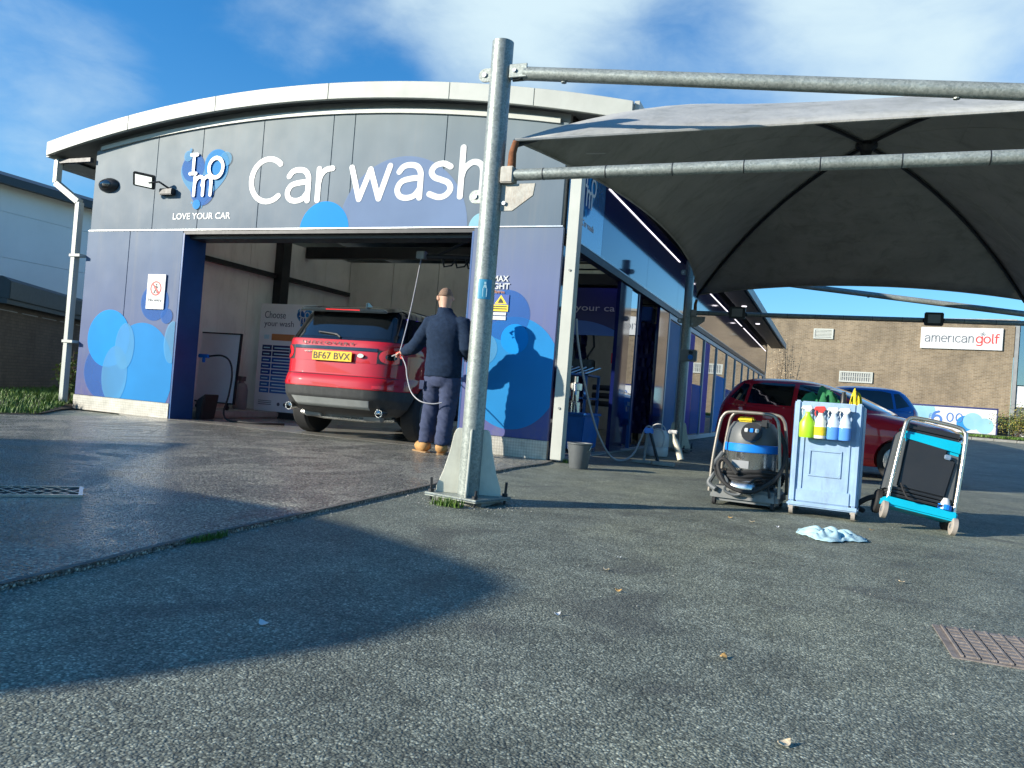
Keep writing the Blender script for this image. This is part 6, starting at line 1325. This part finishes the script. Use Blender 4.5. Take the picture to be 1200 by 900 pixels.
# ---------------------------------------------------------------- the man washing the vehicle
def skin_mesh(name, joints, edges, mat, parent=None, sub=2, root=0, noise_amp=0.0, seed=0):
    """grow a smooth surface round a jointed skeleton: joints {name: (pos, radius or (rx, ry))}"""
    keys = list(joints); me = bpy.data.meshes.new('sk'); me.from_pydata([joints[k][0] for k in keys], [(keys.index(a), keys.index(b)) for a, b in edges], []); me.update()
    o = bpy.data.objects.new('sk', me); COL.objects.link(o)
    md = o.modifiers.new('skin', 'SKIN'); md.use_smooth_shade = True; md.branch_smoothing = .6
    if not me.skin_vertices: pass
    lay = me.skin_vertices[0] if len(me.skin_vertices) else None
    for i, k in enumerate(keys):
        r = joints[k][1]; r = r if isinstance(r, tuple) else (r, r); lay.data[i].radius = r; lay.data[i].use_root = (i == root)
    s = o.modifiers.new('sub', 'SUBSURF'); s.levels = sub; s.render_levels = sub
    dg = bpy.context.evaluated_depsgraph_get(); m2 = bpy.data.meshes.new_from_object(o.evaluated_get(dg)); bpy.data.objects.remove(o); m2.name = name
    if sub == 3:
        bm = bmesh.new(); bm.from_mesh(m2)
        for _ in range(14): bmesh.ops.smooth_vert(bm, verts=bm.verts, factor=.5, use_axis_x=True, use_axis_y=True, use_axis_z=True)
        bm.to_mesh(m2); bm.free()
    if noise_amp:
        from mathutils import noise as mn
        m2.update(); nv = [v.normal.copy() for v in m2.vertices]
        for v, nn in zip(m2.vertices, nv):
            p = v.co; f = mn.noise(Vector((p.x * 9, p.y * 9, p.z * 16)) + Vector((seed, 0, 0))) + .6 * mn.noise(Vector((p.x * 22, p.y * 22, p.z * 34)))
            v.co = p + nn * f * noise_amp
    m2.materials.clear(); return link(name, m2, mat, parent, smooth=False, world=True)
pm('skin_dark', (.35, .15, .12), .6); pm('skin_tone', (.50, .29, .20), .55, var=.1, vs=20); pm('hair_stubble', (.22, .14, .095), .9, var=.3, vs=60, bs=.4, bscale=400); pm('fleece_navy', (.014, .028, .058), .95, var=.25, vs=25, bs=.5, bscale=350, spec=.2); pm('trouser_navy', (.045, .058, .11), .85, var=.25, vs=12, bs=.3, bscale=300, spec=.25); pm('boot_tan', (.46, .25, .09), .75, var=.25, vs=18, bs=.3); pm('boot_sole', (.30, .18, .08), .8)
MAN = thing('person', 'person in navy fleece and tan boots seen from behind holding a spray gun', 'person', (-4.02, 7.78, .016))
H0 = .016
Pm = lambda x, y, z: (-4.04 + x, 7.86 + y, H0 + z)
def sk(name, J, E_, mat, **k):
    # skin_vertices layer exists only after the modifier has been added through the data api
    return skin_mesh(name, J, E_, mat, MAN, **k)
LEG = [('hipL', 'kneeL'), ('kneeL', 'calfL'), ('calfL', 'ankL'), ('hipR', 'kneeR'), ('kneeR', 'calfR'), ('calfR', 'ankR')]
base = {'pel': (Pm(0, 0, .98), (.155, .115)), 'waist': (Pm(0, .0, 1.12), (.150, .105)), 'chest': (Pm(0, -.01, 1.32), (.175, .125)), 'uchest': (Pm(-.005, .0, 1.47), (.165, .10)), 'neckb': (Pm(-.03, .01, 1.56), (.075, .070)), 'neck': (Pm(-.05, .02, 1.62), (.062, .062)), 'skull0': (Pm(-.06, .035, 1.68), (.072, .085)), 'skull1': (Pm(-.065, .04, 1.755), (.080, .098)), 'skull2': (Pm(-.065, .035, 1.815), (.066, .082)), 'crown': (Pm(-.065, .03, 1.85), (.035, .045)),
  'shL': (Pm(-.195, .01, 1.48), .072), 'elL': (Pm(-.39, .05, 1.20), .050), 'wrL': (Pm(-.65, .20, 1.11), .030), 'shR': (Pm(.195, .0, 1.48), .072), 'elR': (Pm(.285, -.03, 1.19), .050), 'wrR': (Pm(.20, .21, 1.10), .030),
  'hipL': (Pm(-.10, .0, .88), (.095, .095)), 'kneeL': (Pm(-.115, .02, .50), .064), 'calfL': (Pm(-.12, -.02, .34), .060), 'ankL': (Pm(-.125, -.02, .09), .040), 'hipR': (Pm(.10, .0, .88), (.095, .095)), 'kneeR': (Pm(.105, -.03, .50), .064), 'calfR': (Pm(.105, -.07, .34), .060), 'ankR': (Pm(.105, -.09, .09), .040), 'toeL': (Pm(-.16, .12, .045), .035), 'toeR': (Pm(.10, .05, .045), .035)}
bedges = [('pel', 'waist'), ('waist', 'chest'), ('chest', 'uchest'), ('uchest', 'neckb'), ('neckb', 'neck'), ('neck', 'skull0'), ('skull0', 'skull1'), ('skull1', 'skull2'), ('skull2', 'crown'), ('uchest', 'shL'), ('shL', 'elL'), ('elL', 'wrL'), ('uchest', 'shR'), ('shR', 'elR'), ('elR', 'wrR'), ('pel', 'hipL'), ('pel', 'hipR'), ('ankL', 'toeL'), ('ankR', 'toeR')] + LEG
def hand(J, E_, wr, pal, fwd, side, up, tagn, curl):
    """palm and five bent fingers rooted in it"""
    w = Vector(J[wr][0]); fwd = Vector(fwd).normalized(); side = Vector(side).normalized(); up = Vector(up).normalized()
    p = w + fwd * .05; J['palm' + tagn] = (tuple(p), (.034, .022)); E_.append((wr, 'palm' + tagn)); kn = w + fwd * .085
    for i, (o_, L) in enumerate(((-.030, .068), (-.010, .078), (.011, .074), (.030, .058))):
        k0 = kn + side * o_; k1 = k0 + (fwd * (1 - curl * .5) - up * curl * .7).normalized() * L * .5; k2 = k1 + (fwd * (.3 - curl) - up * .9).normalized() * L * .5
        a, b_, c = 'f%d%sa' % (i, tagn), 'f%d%sb' % (i, tagn), 'f%d%sc' % (i, tagn); J[a] = (tuple(k0), .0095); J[b_] = (tuple(k1), .0085); J[c] = (tuple(k2), .0075); E_ += [('palm' + tagn, a), (a, b_), (b_, c)]
    t0 = w + fwd * .035 - side * .040 - up * .006; t1 = t0 + (fwd * .7 - side * .4 - up * .6).normalized() * .035; J['t0' + tagn] = (tuple(t0), .0105); J['t1' + tagn] = (tuple(t1), .0085); E_ += [('palm' + tagn, 't0' + tagn), ('t0' + tagn, 't1' + tagn)]
hand(base, bedges, 'wrL', None, (-.80, .55, -.1), (.5, .75, .1), (.0, .1, 1), 'L', .8); hand(base, bedges, 'wrR', None, (-.5, .85, 0), (.8, .5, 0), (0, 0, 1), 'R', .6)
body = sk('body', base, bedges, 'skin_tone', sub=2)
# face, ears and cropped hair
head_c = Vector(Pm(-.065, .04, 1.75)); fw = Vector((-.45, .89, 0)).normalized(); rt = Vector((.89, .45, 0)).normalized()
mb = MB()
for s in (-1, 1): mb.lathe([(0, -.012), (.020, -.010), (.024, 0), (.018, .010), (.0, .012)], head_c + rt * s * .083 + Vector((0, 0, -.015)) - fw * .005, axis=(rt * s + -fw * .3), n=14, sy=1.5)
mb.build('ear', 'skin_tone', MAN, smooth=True)
MB().tube([head_c + fw * .094 + Vector((0, 0, .01)), head_c + fw * .118 + Vector((0, 0, -.03)), head_c + fw * .10 + Vector((0, 0, -.042))], [.008, .013, .010], 8).build('nose', 'skin_tone', MAN, smooth=True)
for s in (-1, 1): MB().lathe([(0, -.004), (.010, -.003), (.012, 0), (.0, .006)], head_c + fw * .091 + rt * s * .032 + Vector((0, 0, .008)), axis=fw, n=12).build('eye', 'sign_white', MAN)
MB().tube([head_c + fw * .092 - rt * .024 + Vector((0, 0, -.066)), head_c + fw * .097 + Vector((0, 0, -.068)), head_c + fw * .092 + rt * .024 + Vector((0, 0, -.066))], .006, 6).build('mouth', 'skin_dark', MAN)
rows = []
for i in range(13):
    th = math.pi * .47 * i / 12; row = []
    for j in range(33):
        ph = 2 * math.pi * j / 32; dcut = 1.0
        d = rt * math.sin(th) * math.cos(ph) * .0805 + fw * math.sin(th) * math.sin(ph) * .0975 + Vector((0, 0, math.cos(th) * .1025))
        f_ = math.sin(ph)   # hair sits lower at the back than over the brow
        if f_ > 0 and th > math.pi * .36: d = d * (1 - .12 * f_)
        row.append(head_c + Vector((0, 0, .005)) + d)
    rows.append(row)
MB().grid(rows).build('hair', 'hair_stubble', MAN, smooth=True, recalc=True)
# clothing
def grow(keys, add, over=None):
    J = {k: (base[k][0], tuple(r + add for r in (base[k][1] if isinstance(base[k][1], tuple) else (base[k][1],) * 2))) for k in keys}
    if over: J.update(over)
    return J
def fused(name, mb, mat, vox=.011, amp=.008, seed=0, iters=5):
    """one continuous garment: overlapping lofts fused into a single skin, then creased"""
    o = tmp_obj(mb); md = o.modifiers.new('r', 'REMESH'); md.mode = 'VOXEL'; md.voxel_size = vox
    dg = bpy.context.evaluated_depsgraph_get(); me = bpy.data.meshes.new_from_object(o.evaluated_get(dg)); bpy.data.objects.remove(o)
    bm = bmesh.new(); bm.from_mesh(me)
    for _ in range(iters): bmesh.ops.smooth_vert(bm, verts=bm.verts, factor=.5, use_axis_x=True, use_axis_y=True, use_axis_z=True)
    bm.to_mesh(me); bm.free(); me.update()
    from mathutils import noise as mn
    nv = [v.normal.copy() for v in me.vertices]
    for v, nn in zip(me.vertices, nv):
        p = v.co; w = Vector((p.x * 5, p.y * 5, p.z * 13 + p.x * 7)) + Vector((seed, 0, 0)); f = mn.noise(w) + .55 * (1 - abs(mn.noise(w * 2.1)) * 2)
        v.co = p + nn * f * amp
    me.name = name; me.shade_smooth(); me.materials.clear(); return link(name, me, mat, MAN)
def ell(mb, rows, n=28):
    pts = [[(cx + rx * math.cos(2 * math.pi * k / n), cy + ry * math.sin(2 * math.pi * k / n), z) for k in range(n)] for cx, cy, z, rx, ry in rows]; m = len(pts)
    return mb.add([p for r in pts for p in r], [(i * n + k, i * n + (k + 1) % n, (i + 1) * n + (k + 1) % n, (i + 1) * n + k) for i in range(m - 1) for k in range(n)] + [tuple(range(n - 1, -1, -1)), tuple(range((m - 1) * n, m * n))])
def at_(x, y, z, rx, ry): p = Pm(x, y, z); return (p[0], p[1], p[2], rx, ry)
f_ = MB()
ell(f_, [at_(0, -.005, .845, .208, .155), at_(0, -.005, .87, .215, .162), at_(0, -.01, 1.0, .212, .158), at_(0, -.01, 1.12, .205, .148), at_(0, -.02, 1.25, .215, .155), at_(0, -.025, 1.36, .222, .155), at_(-.005, -.015, 1.45, .212, .135), at_(-.01, -.005, 1.51, .165, .105), at_(-.02, .0, 1.555, .105, .088), at_(-.035, .008, 1.60, .082, .082), at_(-.042, .014, 1.625, .080, .080)])
f_.tube([Pm(-.14, .0, 1.47), Pm(-.205, .01, 1.455), Pm(-.27, .025, 1.36), Pm(-.33, .04, 1.28), Pm(-.39, .05, 1.20), Pm(-.45, .08, 1.165), Pm(-.55, .14, 1.14), Pm(-.625, .185, 1.12)], [.075, .088, .088, .086, .083, .078, .066, .052], 16)
f_.tube([Pm(.14, .0, 1.47), Pm(.205, .0, 1.455), Pm(.245, -.01, 1.36), Pm(.27, -.02, 1.27), Pm(.285, -.03, 1.19), Pm(.275, .03, 1.155), Pm(.24, .11, 1.13), Pm(.205, .19, 1.105)], [.075, .088, .088, .086, .083, .078, .066, .052], 16)
fused('fleece', f_, 'fleece_navy', amp=.007, seed=3)
t_ = MB()
ell(t_, [at_(0, -.0, .74, .19, .13), at_(0, -.005, .80, .192, .145), at_(0, -.005, .90, .188, .142), at_(0, 0, .97, .17, .13)])
t_.tube([Pm(-.095, 0, .84), Pm(-.105, 0, .70), Pm(-.115, .015, .52), Pm(-.12, -.01, .40), Pm(-.125, -.025, .28), Pm(-.125, -.02, .17), Pm(-.128, -.02, .135), Pm(-.128, -.02, .11)], [.12, .113, .096, .090, .088, .086, .088, .088], 18)
t_.tube([Pm(.095, 0, .84), Pm(.105, -.01, .70), Pm(.108, -.03, .52), Pm(.106, -.05, .40), Pm(.105, -.07, .28), Pm(.105, -.08, .17), Pm(.105, -.085, .135), Pm(.105, -.085, .11)], [.12, .113, .096, .090, .088, .086, .088, .088], 18)
fused('trousers', t_, 'trouser_navy', vox=.010, amp=.011, seed=9)
for s, (ax, ay), (tx, ty) in ((-1, (-.127, -.04), (-.30, .08)), (1, (.105, -.10), (.03, .06))):
    J = {'ank': (Pm(ax, ay, .13), (.078, .084)), 'heel': (Pm(ax, ay - .01, .055), (.074, .070)), 'ball': (Pm((ax + tx) / 2, (ay + ty) / 2, .06), (.072, .066)), 'toe': (Pm(tx, ty, .055), (.068, .058))}
    b_ = sk('boot', J, [('ank', 'heel'), ('heel', 'ball'), ('ball', 'toe')], 'boot_tan', sub=2, noise_amp=.003, seed=s)
    d = Vector((tx - ax, ty - ay, 0)); L = d.length; d.normalize(); nn = Vector((-d.y, d.x, 0)); outl = [(-.07, -.03), (-.03, -.05), (.06, -.045), (L * .6, -.055), (L + .02, -.05), (L + .055, -.02), (L + .055, .02), (L + .02, .05), (L * .6, .055), (.06, .045), (-.03, .05), (-.07, .03)]
    so = MB().prism(outl, Pm(ax, ay, -.012), d, nn, (0, 0, .026)).build('sole', 'boot_sole', b_, bev=.005)
MB().prism([(-.16, .70), (-.215, .70), (-.215, .80), (-.15, .80)], Pm(0, -.135, 0), (1, 0, 0), (0, 0, 1), (.0, .02, 0)).build('pocket_flap', 'trouser_navy', MAN, bev=.004)
# spray gun and its hoses
t = thing('spray_gun', 'red trigger spray gun on hanging hose held by the person', 'spray gun', Pm(-.66, .25, 1.05))
hw = Vector(base['wrL'][0]) + Vector((-.07, .05, -.015))
MB().tube([hw + Vector((.06, -.03, .02)), hw + Vector((-.03, .0, .0)), hw + Vector((-.05, .03, .0))], [.018, .020, .018], 10).build('grip', 'print_red', t, smooth=True); MB().box(tuple(hw + Vector((.02, -.03, -.06))), tuple(hw + Vector((.07, .01, -.0)))).build('trigger', 'print_red', t, bev=.01)
MB().tube([hw + Vector((-.05, .03, 0)), hw + Vector((-.16, .10, -.03))], .008, 8).build('nozzle', 'hose_grey', t)
MB().hose([hw + Vector((.05, -.03, -.03)), Pm(-.55, .12, .95), Pm(-.44, -.02, .82), Pm(-.30, -.15, .66), Pm(-.15, -.21, .57), Pm(.0, -.20, .55), Pm(.10, -.17, .57)], .0065, 8).build('hose', 'hose_grey', t, smooth=True)
MB().tube([hw.lerp(Vector((-5.19, 9.21, 2.46)), k / 12) + Vector((0, 0, .02 - .10 * math.sin(math.pi * k / 12))) for k in range(13)], .007, 8).build('overhead_hose', 'hose_grey', t, smooth=True)
